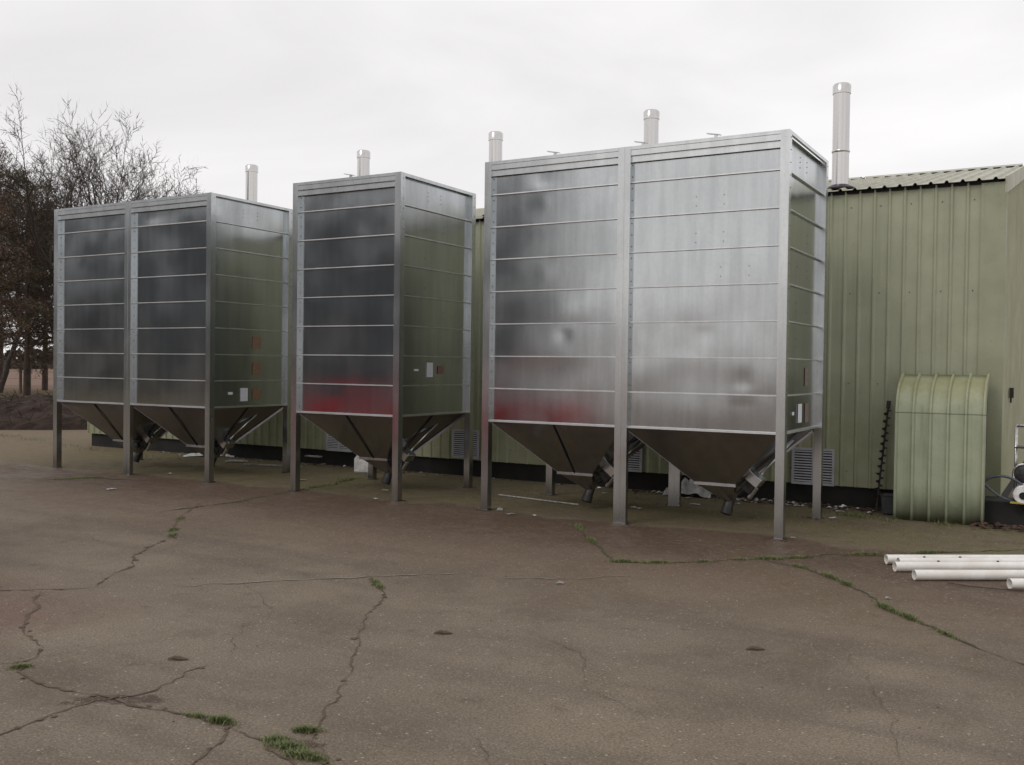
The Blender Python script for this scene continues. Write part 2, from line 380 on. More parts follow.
# grass tufts in the cracks --------------------------------------------
gb=MB()
def blade(x,y,h,w,lean,az):
    dx,dy=cos(az),sin(az); px,py=-dy*w/2,dx*w/2
    m=(x+dx*lean*.35,y+dy*lean*.35,h*.6+.003); t=(x+dx*lean,y+dy*lean,h+.003)
    gb.add([(x-px,y-py,.002),(x+px,y+py,.002),(m[0]+px*.7,m[1]+py*.7,m[2]),(m[0]-px*.7,m[1]-py*.7,m[2]),t],[(0,1,2,3),(3,2,4)])
def along(pts,u0,u1,n,spread,h):
    P=[Vector(p) for p in pts]; L=[0]
    for a,b in zip(P,P[1:]): L.append(L[-1]+(b-a).length)
    for _ in range(n):
        u=random.uniform(u0,u1)*L[-1]
        if noise.noise(Vector((u*3.1,h*50,n*.01)))<.08: continue
        i=max(j for j in range(len(P)-1) if L[j]<=u+1e-9); q=P[i].lerp(P[i+1],(u-L[i])/(L[i+1]-L[i]))
        hh=h*random.uniform(.4,1.15)
        blade(q.x+random.gauss(0,spread),q.y+random.gauss(0,spread),hh,random.uniform(.003,.006),hh*random.uniform(.4,1.5),random.uniform(0,2*pi))
def tuft(x,y,n,rx,ry,ang,h):
    for _ in range(n):
        a=random.gauss(0,.45)*rx; b=random.gauss(0,.45)*ry; hh=h*random.uniform(.4,1.15)*(1-.35*min(1,abs(a)/rx))
        blade(x+a*cos(ang)-b*sin(ang),y+a*sin(ang)+b*cos(ang),hh,random.uniform(.003,.006),hh*random.uniform(.4,1.5),random.uniform(0,2*pi))
A=radians
for (x,y),n,rx,ry,ang,h in [((-4.738,3.10),320,.07,.045,1.1,.028),((-3.279,3.10),520,.085,.04,.2,.035),((-3.42,3.09),260,.09,.025,.3,.022),((-2.917,3.07),420,.07,.04,.4,.03),((-2.70,3.00),650,.12,.04,.15,.035),((-2.83,3.04),500,.10,.04,.3,.03),((-2.885,3.215),420,.08,.03,.5,.032),
    ((-4.44,5.68),320,.14,.035,-.7,.03),((-4.33,5.58),240,.10,.035,-.7,.03),((-7.2,6.2),260,.10,.05,2.2,.03),((-7.44,6.42),260,.12,.05,2.2,.03),((-7.9,6.9),160,.12,.05,2.2,.03),((-3.245,7.41),360,.12,.04,.5,.035),((-3.0,7.52),460,.20,.035,.6,.03),((-3.872,8.15),300,.14,.05,-.9,.035),((-2.669,7.80),160,.10,.03,.6,.025),((-2.45,8.04),140,.08,.03,.6,.025),((-2.25,8.22),420,.16,.05,.6,.035),((-2.06,8.41),420,.18,.04,.6,.03),((-1.96,8.03),200,.10,.035,-.4,.03),((-1.637,7.75),420,.18,.035,-.9,.035),((-1.48,7.57),260,.10,.035,-.9,.035),((-1.112,6.95),560,.17,.035,-1.0,.04),((-0.95,6.77),520,.14,.035,-.9,.035),((-0.69,6.47),240,.12,.03,-.8,.025),((-1.6,8.88),420,.25,.04,.6,.035),((-1.15,9.28),360,.2,.04,.8,.035),
    ((-11.7,8.5),600,.45,.08,1.1,.04),((-8.53,9.7),500,.5,.08,1.5,.045),((-8.7,10.5),400,.4,.09,1.8,.045),((-4.3,8.75),300,.25,.07,-.9,.035)]:
    tuft(x,y,int(n*.8),rx*.9,ry*.8,ang,h*.85)
along(CR['c9'],0,.95,500,.018,.018); along(CR['c8'],.1,.95,260,.02,.015); along(CR['c13'],.1,1,160,.05,.02)
along([(-2.6,11.3),(-1.8,11.05),(-.9,11.1),(-.2,11.05),(.4,11.2)],0,1,3200,.06,.045)
along([(-20.5,12.6),(-17,11.8),(-14.5,11.2),(-12.6,11.0)],0,1,1600,.12,.06)
for _ in range(1500):   # thin moss and grass on the damp strip under the bins
    x=random.uniform(-12,-1); y=random.uniform(9.9,11.6)
    if noise.noise(Vector((x*1.2,y*1.2,0)))>.05: hh=random.uniform(.01,.035); blade(x,y,hh,.006,hh,random.uniform(0,6.28))
tag(gb.build('crack_grass',M['grass']),'short grass and moss growing in the tarmac cracks','grass',kind='stuff')

# loose grit
gb=MB()
for _ in range(520):
    if random.random()<.6: d=random.uniform(2.6,9); a=random.uniform(-1.03,.05); x,y=d*sin(a),d*cos(a)
    else: x=random.uniform(-9,0); y=random.uniform(7,11)
    r=random.uniform(.003,.008)
    vs=[(x+r*cos(k*1.257+.3)*random.uniform(.7,1.2),y+r*sin(k*1.257+.3)*random.uniform(.7,1.2),.002) for k in range(5)]+[(x,y,r*.8)]
    gb.add(vs,[(k,(k+1)%5,5) for k in range(5)],random.choice((0,0,1)))
tag(gb.build('loose_grit',[simple('grit',(.30,.26,.21),(.2,.16,.12),30,.9),M['crack']]),'loose grit and small stones scattered over the tarmac','gravel',kind='stuff')

# ------------------------------------------------------------------ grain bins
ZB,ZT=0.997,3.843; RG=.355; PW=.085; PD=.058
def sheet_wall(L, seed, sgn, dent=.0014, dots=True, rail=False):
    """wall in local (u along, out = +w outward, z up) -> returns MB with local frame x=u, y=-outward"""
    mb=MB(); zt=ZT-.02
    edges=[ZB+RG*k for k in range(8)]+[zt]
    nx=max(8,int(L/.035))
    for r in range(8):
        z0,z1=edges[r],edges[r+1]; ny=11
        vs=[]
        ph=random.uniform(-.6,1)*.0016; cx=random.uniform(.3,.7); ax=random.uniform(-1,1)*.0022
        dn=[(random.uniform(.15,.85)*L,random.uniform(.3,.7),random.uniform(-.0020,.0014),random.uniform(.08,.2)) for _ in range(random.choice((0,1,1,2)))]
        for j in range(ny+1):
            for i in range(nx+1):
                u=i/nx; v=j/ny; x=u*L; z=z0+(z1-z0)*v
                e=sin(pi*u)**.5*sin(pi*v) if 0<u<1 and 0<v<1 else 0
                n=noise.noise(Vector((x*1.7+seed*9.1,z*2.2,seed*3.3+r*.8)))
                d=math.exp(-((u-cx)*3.2)**2)*ax
                g=sum(a_*math.exp(-((x-u_)**2+((v-v_)*(z1-z0))**2)/(w_*w_)) for u_,v_,a_,w_ in dn)*min(1,4*min(u,1-u))*min(1,4*min(v,1-v))
                vs.append((x,-(e*(ph*1.5+d+n*dent)+g),z))
        mb.add(vs,[(j*(nx+1)+i,j*(nx+1)+i+1,(j+1)*(nx+1)+i+1,(j+1)*(nx+1)+i) for j in range(ny) for i in range(nx)])
    return mb,edges
def add_ribs(mb,L,edges,m=3):
    for z in edges[1:8]:
        mb.box((0,-.026,z-.0055),(L,.001,z+.0055),m)
def place(mb,org,ang):
    c,s=cos(ang),sin(ang); mb.v=[(org[0]+x*c-y*s,org[1]+x*s+y*c,z) for x,y,z in mb.v]; return mb

def grain_bin(name,label,loc,rz,nb,W,D,stickers,dots_front=(),dots_side=True,tabs=(),nofold=False):
    root=thing(name,label,'grain bin',loc,rz,'galvanised grain bins in the yard')
    bw=W/nb; h=PD
    # walls
    for b in range(nb):
        x0=b*bw+(PW if b==0 else PW*.8); x1=(b+1)*bw-(PW if b==nb-1 else PW*.8); L=x1-x0
        for (ox,oy,ang,fr) in ((x0,h,0,True),(x1,D-h,pi,False)):
            mb,e=sheet_wall(L,random.random()*50,1); add_ribs(mb,L,e)
            if fr:
                for (u,z) in dots_front:
                    if b==nb-1:
                        for du in (0,.28):
                            for dz in (0,.09): mb.box((u*L+du-.004,-.004,z+dz-.004),(u*L+du+.004,-.001,z+dz+.004),2)
                # stepped fascia under the rim
                mb.box((0,-.05,3.755),(L,.001,3.817),1); mb.box((0,-.032,3.69),(L,.001,3.752),1)
                mb.box((0,-.054,3.75),(L,-.02,3.7545),1); mb.box((0,-.036,3.684),(L,-.02,3.6895),1)
            mb=place(mb,(ox,oy),ang); o=mb.build('wall',[M['sheet'],M['rail'],M['bolt'],M['rib']],root,autosmooth=20,smooth=True)
    for (ox,oy,ang,right) in ((W-h,PW,pi/2,True),(h,D-PW,-pi/2,False)):
        L=D-2*PW
        mb,e=sheet_wall(L,random.random()*50,1); add_ribs(mb,L,e)
        if right and dots_side:
            for du in (.55,.82):
                for dz in (3.60,3.655,3.70): mb.box((du-.0045,-.004,dz-.0045),(du+.0045,-.001,dz+.0045),2)
            for _ in range(16): 
                u=random.choice((.5,.9)); z=ZB+RG*random.randrange(0,7)+random.choice((.12,.2)); mb.box((u-.004,-.005,z-.004),(u+.004,-.001,z+.004),2)
        place(mb,(ox,oy),ang).build('wall',[M['sheet'],M['rail'],M['bolt'],M['rib']],root,autosmooth=20,smooth=True)
    # lid, rim and bottom rail
    mb=MB(); mb.box((h,h,3.79),(W-h,D-h,3.798)); mb.build('lid',M['sheet'],root)
    mb=MB(); t=.014
    for (a,b) in (((PW,0),(W-PW,h-.004)),((PW,D-h+.004),(W-PW,D))):
        for k in range(nb): mb.box(((PW if k==0 else k*bw+PW*.8+.001),a[1],ZT-.012),((W-PW if k==nb-1 else (k+1)*bw-PW*.8-.001),b[1],ZT-.001))
    for x in (0,W-h+.004): mb.box((x,PW,ZT-.012),(x+h-.004,D-PW,ZT-.001))
    [mb.box(((PW if k==0 else k*bw+PW*.8+.001),0,ZT-.035),((W-PW if k==nb-1 else (k+1)*bw-PW*.8-.001),.006,ZT-.0125)) for k in range(nb)]; mb.box((W-.006,PW,ZT-.035),(W,D-PW,ZT-.0125)); mb.box((0,PW,ZT-.035),(.006,D-PW,ZT-.0125))
    mb.build('top_rim',M['rail'],root)
    mb=MB()
    for (a,b) in (((PW,h-.03,ZB-.012),(W-PW,h-.001,ZB+.008)),((PW,D-h+.001,ZB-.012),(W-PW,D-h+.03,ZB+.008))): 
        for k in range(nb):
            x0=max(a[0],k*bw+PW*.8); x1=min(b[0],(k+1)*bw-PW*.8)
            mb.box((x0,a[1],a[2]),(x1,b[1],b[2]))
    mb.box((W-h+.001,PW,ZB-.012),(W-h+.03,D-PW,ZB+.008)); mb.box((h-.03,PW,ZB-.012),(h-.001,D-PW,ZB+.008))
    mb.build('bottom_rail',M['rib'],root)
    # legs: folded channels with bolt heads and foot plates
    def leg(x0,x1,y0,y1,front=True,back=False,double=False):
        mb=MB()
        mb.box((x0,y0,.012),(x1,y1,ZT))
        if double:  # groove between the two channels
            xm=(x0+x1)/2; mb.box((xm-.004,y0-.003,.012),(xm+.004,y0-.0005,ZT),0) if front else None
        yf=y0
        zz=.12
        while zz<3.8:
            for xx in ((x0+.018,x1-.018) if (x1-x0)>.12 else ((x0+x1)/2,)):
                if front: mb.box((xx-.0035,yf-.003,zz-.0035),(xx+.0035,yf-.0005,zz+.0035),0) if zz>ZB else None
            if zz>ZB: mb.box((x1+.0005,y0+.05,zz-.004),(x1+.004,y0+.058,zz+.004),1)
            zz+=.118
        # splice cover near mid height
        mb.box((x0-.003,y0-.004,2.02),(x1+.003,y1+.003,2.05),0)
        mb.box((x0-.012,y0-.012,0.001),(x1+.012,y1+.012,.0115),0)
        o=mb.build('leg',[M['post'],M['bolt']],root)
    for x0,x1 in ((0,PW),(W-PW,W)):
        leg(x0,x1,0,PW); leg(x0,x1,D-PW,D)
    for k in range(1,nb):
        xc=k*bw; leg(xc-PW*.8,xc+PW*.8,0,h,double=True); leg(xc-PW*.8,xc+PW*.8,D-h,D,double=True)
    # hoppers
    for b in range(nb):
        xa=b*bw+(PW*.9 if b==0 else .02); xb=(b+1)*bw-(PW*.9 if b==nb-1 else .02); ya,yb_=h,D-h; xc=(xa+xb)/2; yc=(ya+yb_)/2
        mb=MB(); s=.20; zb=.405; zt=ZB-.014
        top=[(xa,ya,zt),(xb,ya,zt),(xb,yb_,zt),(xa,yb_,zt)]; bot=[(xc-s,yc-s,zb),(xc+s,yc-s,zb),(xc+s,yc+s,zb),(xc-s,yc+s,zb)]
        for k in range(4):
            q=(k+1)%4; A0,A1,B0,B1=[Vector(v) for v in (top[k],top[q],bot[k],bot[q])]
            nrm=(A1-A0).cross(B0-A0).normalized(); 
            if nrm.z>0: nrm=-nrm
            vs=[]; n=10; sd=random.random()*30
            for j in range(n+1):
                for i in range(n+1):
                    u=i/n; v=j/n; p=A0.lerp(A1,u).lerp(B0.lerp(B1,u),v)
                    e=sin(pi*u)*sin(pi*v)*.004*noise.noise(Vector((u*3,v*3,sd)))
                    crease=-.012*max(0,1-abs(u-.5)*2)*(1-v*.5)*sin(pi*min(1,v+.0001))
                    vs.append(p+nrm*(e*2-crease*-.5))
            mb.add(vs,[(j*(n+1)+i,j*(n+1)+i+1,(j+1)*(n+1)+i+1,(j+1)*(n+1)+i) for j in range(n) for i in range(n)])
            # corner seam flange
            if k!=2: 
                pass
            d=(B0-A0).normalized(); mid=Vector((xc,yc,(zt+zb)/2)); out=(A0-Vector((xc,yc,A0.z))).normalized()
            side=d.cross(out).normalized()*.003; w=(out-d*out.dot(d)).normalized()*(.026 if k==2 else .004)
            mb.add([A0-side,A0+side,A0+side+w,A0-side+w,B0-side,B0+side,B0+side+w,B0-side+w],[(0,1,2,3),(7,6,5,4),(0,4,5,1),(1,5,6,2),(2,6,7,3),(3,7,4,0)],0)
            if not(nofold and b==1 and k==0):  # centre fold
                Am=A0.lerp(A1,.5)+nrm*.0005; Bm=B0.lerp(B1,.5)+nrm*.0005; ww=(A1-A0).normalized()*.004
                mb.add([Am-ww,Am+ww,Bm+ww,Bm-ww,Am-ww+nrm*.011,Am+ww+nrm*.011,Bm+ww+nrm*.011,Bm-ww+nrm*.011],[(4,5,6,7),(0,1,5,4),(1,2,6,5),(2,3,7,6),(3,0,4,7)],2)
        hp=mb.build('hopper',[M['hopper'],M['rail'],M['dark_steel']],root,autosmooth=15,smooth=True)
        mb=MB(); t=.022
        for a,c in (((xc-s-t,yc-s-t,zb-.012),(xc+s+t,yc-s+.001,zb+.018)),((xc-s-t,yc+s-.001,zb-.012),(xc+s+t,yc+s+t,zb+.018)),((xc-s-t,yc-s+.0015,zb-.012),(xc-s+.001,yc+s-.0015,zb+.018)),((xc+s-.001,yc-s+.0015,zb-.012),(xc+s+t,yc+s-.0015,zb+.018))): mb.box(a,c)
        mb.build('clamp_band',M['rail'],hp)
        mb=MB(); tip=Vector((xc+.09,yc-.01,.23)); r2=.055
        r1=[(xc+s*.98*a,yc+s*.98*c,zb-.012) for a,c in ((-1,-1),(0,-1),(1,-1),(1,0),(1,1),(0,1),(-1,1),(-1,0))]
        r3=[tuple(tip+Vector((cos(k)*r2*1.25,sin(k)*r2*1.25,0))) for k in [radians(x) for x in (225,270,315,0,45,90,135,180)]]
        mb.loft([r1,r3]); mb.build('boot',M['hopper'],hp)
        mb=MB(); a=tip+Vector((.01,.02,.04)); e=Vector((xc+.075,yc-.05,.105)); mb.pipe(a,e,.052,.044,20); d=(e-a).normalized()
        mb.pipe(e-d*.05,e+d*.02,.058,.0445,20,1); mb.tube([e-d*.04,e-d*.03],.043,16,m=1)
        mb.build('outlet_pipe',[M['dark_steel'],M['black']],hp,autosmooth=40,smooth=True)
        # gearbox and drive rod on the right-hand slope
        mb=MB(); rot=Matrix.Rotation(radians(-52),3,'Y'); c0=Vector((xc+.37,yc-.02,.47))
        mb.box(c0-Vector((.05,.09,.075)),c0+Vector((.05,.09,.075)),0,rot); mb.box(c0+Vector((-.16,-.05,-.05)),c0+Vector((-.05,.05,.05)),1,rot,c0)
        mb.tube([c0+rot@Vector((-.06,0,-.06)),c0+rot@Vector((-.2,0,-.07))],.028,12)
        mb.tube([c0+Vector((-.10,-.02,-.10)),c0+Vector((-.17,-.03,-.17))],[.028,.022],12,m=1)
        mb.build('gearbox',[M['post'],M['dark_steel']],hp,bevel=.004)
        mb=MB(); q=c0+Vector((.05,.02,.05)); mb.tube([q,Vector((xb-.12,yc+.28,ZB-.13))],.016,10)
        mb.build('drive_rod',M['rail'],hp,smooth=True)
    for (u0,u1,z0,z1,mt,nm) in stickers:
        mb=MB(); mb.box((W-h+.0045,u0,z0),(W-h+.0075,u1,z1)); mb.build(nm,M[mt],root)
        if mt=='white_label':
            pass
    for x in tabs:
        mb=MB(); mb.add([(x-.09,0,ZT+.045),(x+.05,0,ZT+.018),(x+.05,.05,ZT+.018),(x-.09,.05,ZT+.045),(x-.09,0,ZT+.051),(x+.05,0,ZT+.024),(x+.05,.05,ZT+.024),(x-.09,.05,ZT+.051)],[(0,3,2,1),(4,5,6,7),(0,1,5,4),(1,2,6,5),(2,3,7,6),(3,0,4,7)]); mb.box((x-.012,.01,ZT),(x+.012,.04,ZT+.024)); mb.build('lifting_tab',M['post'],root)
    return root
random.seed(11)
grain_bin('grain_bin','nearest and brightest galvanised grain bin, two bays wide, beside the green shed corner',(-5.737,9.2,0),0,2,3.34,1.607,
   [(.695,.845,1.07,1.258,'white_label','notice_label'),(.977,1.13,1.06,1.26,'brown_label','inspection_label'),(.951,1.10,1.434,1.62,'brown_label','inspection_label'),(.468,.54,1.153,1.185,'white_label','small_label')],
   dots_front=((.45,3.20),(.45,2.84),(.62,2.5)),tabs=(.86,1.86,2.62),nofold=True)
grain_bin('grain_bin','narrow single bay galvanised grain bin standing between the two wider ones',(-8.544,9.19,0),radians(.2),1,1.664,1.637,
   [(.638,.769,1.453,1.631,'white_label','notice_label'),(.875,.998,1.49,1.59,'red_label','inspection_label'),(.38,.463,1.527,1.551,'white_label','small_label')],tabs=(.9,))
grain_bin('grain_bin','furthest and darkest two bay galvanised grain bin, in front of the bare trees',(-13.26,9.18,0),radians(.2),2,3.279,1.56,
   [(.602,.738,1.067,1.25,'white_label','notice_label'),(.823,.979,1.797,1.975,'orange_label','inspection_label'),(.827,.984,1.429,1.611,'orange_label','inspection_label'),(.831,.988,1.075,1.247,'orange_label','inspection_label'),(.377,.459,1.163,1.198,'white_label','small_label')])

# ------------------------------------------------------------------ shed
SX0,SX1,SY0,SYR,SY1=-16.15,-.75,11.9,15.8,19.7; ZC,ZE,ZR=.24,3.69,4.53
shed=thing('farm_shed','long pale green ribbed metal farm shed running behind the grain bins','shed',(SX0,SY0,0))
def L_(mb): mb.v=[(x-SX0,y-SY0,z) for x,y,z in mb.v]; return mb
def ribbed(mb,x0,x1,f,pitch=.163,rw=.05,rh=.022,ends=True):
    """f(x,h)->list of points down the sheet; profile across x"""
    prof=[]; x=x0
    while x<x1-1e-6:
        prof+=[(x,0),(x+.018,rh),(x+.018+.016,rh),(x+rw,0)] if x+rw<x1 else [(x,0)]
        x+=pitch
    prof.append((x1,0)); cols=[f(a,h) for a,h in prof]; n=len(cols[0]); vs=[v for c in cols for v in c]
    mb.add(vs,[(i*n+j,i*n+j+1,(i+1)*n+j+1,(i+1)*n+j) for i in range(len(cols)-1) for j in range(n-1)])
mb=MB(); ribbed(mb,SX0,SX1-.24,lambda x,h:[(x,SY0-h,ZC),(x,SY0-h,ZE)]); x=SX0+.09
while x<SX1-.3:
    for z in (.42,1.45,2.5,3.5): mb.box((x-.006,SY0-.006,z-.006),(x+.006,SY0+.001,z+.006),1)
    x+=.326
L_(mb).build('wall',[M['clad'],M['bolt']],shed)
mb=MB(); mb.box((SX1-.245,SY0-.028,ZC-.01),(SX1+.004,SY0+.0,ZE-.02)); mb.box((SX1-.02,SY0+.0005,ZC-.01),(SX1+.004,SY0+.12,ZE)); L_(mb).build('corner_flashing',M['flash'],shed)
# gable end walls
for xg,dr,mt in ((SX1-.002,1,'clad_end'),(SX0,-1,'clad')):
    mb=MB(); prof=[]; y=SY0+.12
    while y<SY1-.1:
        prof+=[(y,0),(y+.018,.02),(y+.034,.02),(y+.05,0)]; y+=.163
    prof.append((SY1,0)); prof.insert(0,(SY0,0))
    vs=[]
    for y,h in prof:
        zt=ZE+(ZR-ZE)*(1-abs(y-SYR)/(SYR-SY0)); vs+=[(xg+dr*(h-.021),y,ZC),(xg+dr*(h-.021),y,zt)]
    mb.add(vs,[(2*i,2*i+2,2*i+3,2*i+1) for i in range(len(prof)-1)]); L_(mb).build('gable_wall',M[mt],shed)
mb=MB(); mb.box((SX0,SY1-.02,ZC),(SX1-.03,SY1,ZE)); L_(mb).build('wall',M['clad'],shed)
# roof
sl=(ZR-ZE)/(SYR-SY0)
mb=MB(); ribbed(mb,SX0-.05,SX1-.015,lambda x,h:[(x,SY0-.09,ZE-.09*sl+.02+h*1.15),(x,SYR,ZR+.02+h*1.15),(x,SY1+.09,ZE-.09*sl+.02+h*1.15)])
o=L_(mb).build('roof',M['roof'],shed); sm=o.modifiers.new('thick','SOLIDIFY'); sm.thickness=.004
mb=MB(); 
for i in range(7):
    x=SX0+i*2.2; mb.add([(x,SYR-.22,ZR+.045-.22*sl),(x+2.15,SYR-.22,ZR+.045-.22*sl),(x+2.15,SYR,ZR+.062),(x,SYR,ZR+.062),(x,SYR+.22,ZR+.045-.22*sl),(x+2.15,SYR+.22,ZR+.045-.22*sl)],[(0,1,2,3),(3,2,5,4)])
L_(mb).build('ridge_cap',M['roof'],shed)
mb=MB()   # barge boards
for s_ in (0,1):
    y0,y1=(SY0-.03,SYR) if s_==0 else (SY1+.03,SYR); z0=ZE-.03*sl+.035; z1=ZR+.035
    mb.add([(SX1-.012,y0,z0+.01),(SX1+.012,y0,z0+.01),(SX1+.012,y1,z1+.01),(SX1-.012,y1,z1+.01),(SX1-.012,y0,z0-.17),(SX1+.012,y0,z0-.17),(SX1+.012,y1,z1-.17),(SX1-.012,y1,z1-.17)],
      [(0,1,2,3),(7,6,5,4),(0,4,5,1),(1,5,6,2),(2,6,7,3),(3,7,4,0)])
L_(mb).build('barge_board',M['trim'],shed)
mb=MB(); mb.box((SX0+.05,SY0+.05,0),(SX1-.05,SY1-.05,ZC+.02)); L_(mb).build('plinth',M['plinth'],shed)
# dark strip standing in for the shade inside the open rib ends
mb=MB(); mb.box((SX0,SY0-.02,ZE-.03),(SX1-.07,SY0+.02,ZE+.012)); L_(mb).build('eave_shade_strip',M['void'],shed)
# louvre vents
for (x0,x1,z0,z1) in ((-3.0,-2.50,.235,.672),(-5.42,-4.935,.24,.655),(-7.90,-7.44,.262,.675),(-10.28,-9.77,.235,.60)):
    mb=MB(); y=SY0-.028; f=.028
    mb.box((x0,y-.02,z0),(x0+f,y,z1)); mb.box((x1-f,y-.02,z0),(x1,y,z1)); mb.box((x0+f+.0005,y-.02,z0),(x1-f-.0005,y,z0+f)); mb.box((x0+f+.0005,y-.02,z1-f),(x1-f-.0005,y,z1))
    mb.box(((x0+x1)/2-.01,y-.018,z0+f+.0005),((x0+x1)/2+.01,y,z1-f-.0005))
    v=L_(mb).build('vent',M['vent'],shed)
    mb=MB(); n=12
    for i in range(n):
        z=z0+f+(z1-z0-2*f)*(i+.5)/n; mb.box((x0+f,y-.016,z-.0085),(x1-f,y-.012,z+.0085),None,Matrix.Rotation(radians(-28),3,'X'))
    L_(mb).build('slats',M['vent'],v)
    mb=MB(); mb.box((x0+.01,y+.001,z0+.01),(x1-.01,y+.004,z1-.01)); L_(mb).build('backing',M['void'],v)
# flues
for i,(x,zt) in enumerate(((-2.57,5.045),(-5.02,5.02),(-7.44,4.995),(-9.88,4.97),(-12.3,4.965))):
    y=12.22; zr=ZE+(y-SY0)*sl
    mb=MB(); mb.tube([(x,y,zr-.1),(x,y,zt-.1)],.098,32); 
    f=L_(mb).build('flue',M['flue'],shed,smooth=True,autosmooth=40)
    mb=MB(); mb.tube([(x,y,zt-.12),(x,y,zt-.02),(x,y,zt)],[.106,.106,.09],32); L_(mb).build('cap',M['flue'],f,smooth=True,autosmooth=40)
    mb=MB(); 
    for z in (4.235,): mb.tube([(x,y,z-.018),(x,y,z-.008),(x,y,z+.008),(x,y,z+.018)],[.099,.106,.106,.099],32)
    L_(mb).build('joint_band',M['flue'],f,smooth=True,autosmooth=40)
    mb=MB(); mb.tube([(x,y,zr+.012),(x,y,zr+.04),(x,y,zr+.075)],[.21,.17,.10],28); L_(mb).build('flashing',M['dark_steel'],f,smooth=True)
mb=MB(); mb.box((-.745,13.0,1.30),(-.70,13.12,1.42)); mb.box((-.74,13.04,1.24),(-.72,13.07,1.30)); L_(mb).build('switch_box',M['dark_steel'],shed)

# ------------------------------------------------------------------ curved spare panel leaning on the wall
pn=thing('cladding_panel','curved spare sheet of mossy green ribbed cladding propped upright against the shed wall','cladding sheet',(-1.74,11.24,0))
path=[(0,.0),(0,.4),(0,.8),(0,1.13)]
for k in range(1,11):
    a=k/10*radians(68); R_=.37; path.append((R_*(1-cos(a)),1.13+R_*sin(a)))
path.append((path[-1][0]+.11,path[-1][1]+.045)); path.append((path[-1][0]+.11,path[-1][1]+.045))
path=[(y+z*.012,z) for y,z in path]
def pnl(x,h):
    out=[]
    for i,(y,z) in enumerate(path):
        a=path[max(i-1,0)]; b=path[min(i+1,len(path)-1)]; d=Vector((b[0]-a[0],b[1]-a[1])).normalized(); n=Vector((-d.y,d.x))
        out.append((x,y+n.x*h,z+n.y*h))
    return out
mb=MB(); prof=[]; W_=.885
for k in range(6):
    x=k*(W_-.03)/5; prof+=[(x,0),(x+.006,.036),(x+.018,.036),(x+.028,0)]
cols=[pnl(a,h) for a,h in prof]; n=len(path)
mb.add([v for c in cols for v in c],[(i*n+j,(i+1)*n+j,(i+1)*n+j+1,i*n+j+1) for i in range(len(cols)-1) for j in range(n-1)])
o=mb.build('sheet',[M['panel'],M['panel_back']],pn,smooth=True,autosmooth=30); s=o.modifiers.new('thick','SOLIDIFY'); s.thickness=.005; s.offset=1; s.material_offset=1; s.material_offset_rim=0
mb=MB(); mb.v=[]
cols=[pnl(.878,-.008),pnl(.878,-.10)]
mb.add([(.845,.03,0),(.865,.03,0),(.865,.03,1.12),(.845,.03,1.12),(.845,.42,0),(.865,.42,0),(.865,.42,1.36),(.845,.42,1.36),(.845,.15,1.34),(.865,.15,1.34)],[(0,1,2,3),(5,4,7,6),(1,5,6,9,2),(4,0,3,8,7),(3,2,9,8),(8,9,6,7)])
mb.build('backing_frame',M['panel_back'],pn)

# auger, bins, bits against the wall
mb=MB(); P0=Vector((-1.985,11.62,.02)); P1=Vector((-1.895,11.78,1.26)); ax=(P1-P0).normalized(); u=ax.orthogonal().normalized(); w=ax.cross(u)
mb.tube([P0,P1],.011,10); turns=12; n=turns*20; vs=[]
for i in range(n+1):
    t=i/n; a=t*turns*2*pi; c=P0.lerp(P1,.1+.82*t); d=u*cos(a)+w*sin(a); vs+=[c+d*.01,c+d*.042]
mb.add(vs,[(2*i,2*i+1,2*i+3,2*i+2) for i in range(n)])
mb.tube([P0.lerp(P1,.93),P1],.024,12)
tag(mb.build('auger_screw',M['rust'],smooth=False),'dark rusty auger screw leaning upright on the shed wall left of the curved green sheet','auger')
t=thing('plastic_crate','small slate grey plastic crate tucked behind the left foot of the curved sheet','crate',(-1.90,11.5,0))
mb=MB(); mb.loft([[(0,0,.01),(.17,0,.01),(.17,.2,.01),(0,.2,.01)],[(-.015,-.015,.22),(.185,-.015,.22),(.185,.215,.22),(-.015,.215,.22)]]); mb.build('body',M['slate_bin'],t,bevel=.006)
mb=MB(); mb.box((-.022,-.022,.205),(.192,.222,.2195)); mb.build('rim',M['black'],t,bevel=.004)

t=thing('jerrycan','white plastic jerrycan standing on the ground behind the middle grain bin hopper','jerrycan',(-9.28,11.32,0),radians(12))
mb=MB(); ring=lambda y,k:[(0+k,y,0+k),(.30-k,y,0+k),(.30-k,y,.15),(.20,y,.26-k),(.05,y,.26-k),(0+k,y,.20)]
mb.loft([ring(0,.012),ring(.015,0),ring(.125,0),ring(.14,.012)]); mb.build('body',M['white_plastic'],t,bevel=.012)
mb=MB(); mb.tube([(.25,.07,.19),(.27,.07,.225)],.024,14); mb.build('screw_cap',M['white_plastic'],t)
mb=MB(); mb.tube([(.06,.07,.25),(.07,.07,.29),(.14,.07,.295),(.17,.07,.25)],.012,8); mb.build('handle',M['white_plastic'],t)

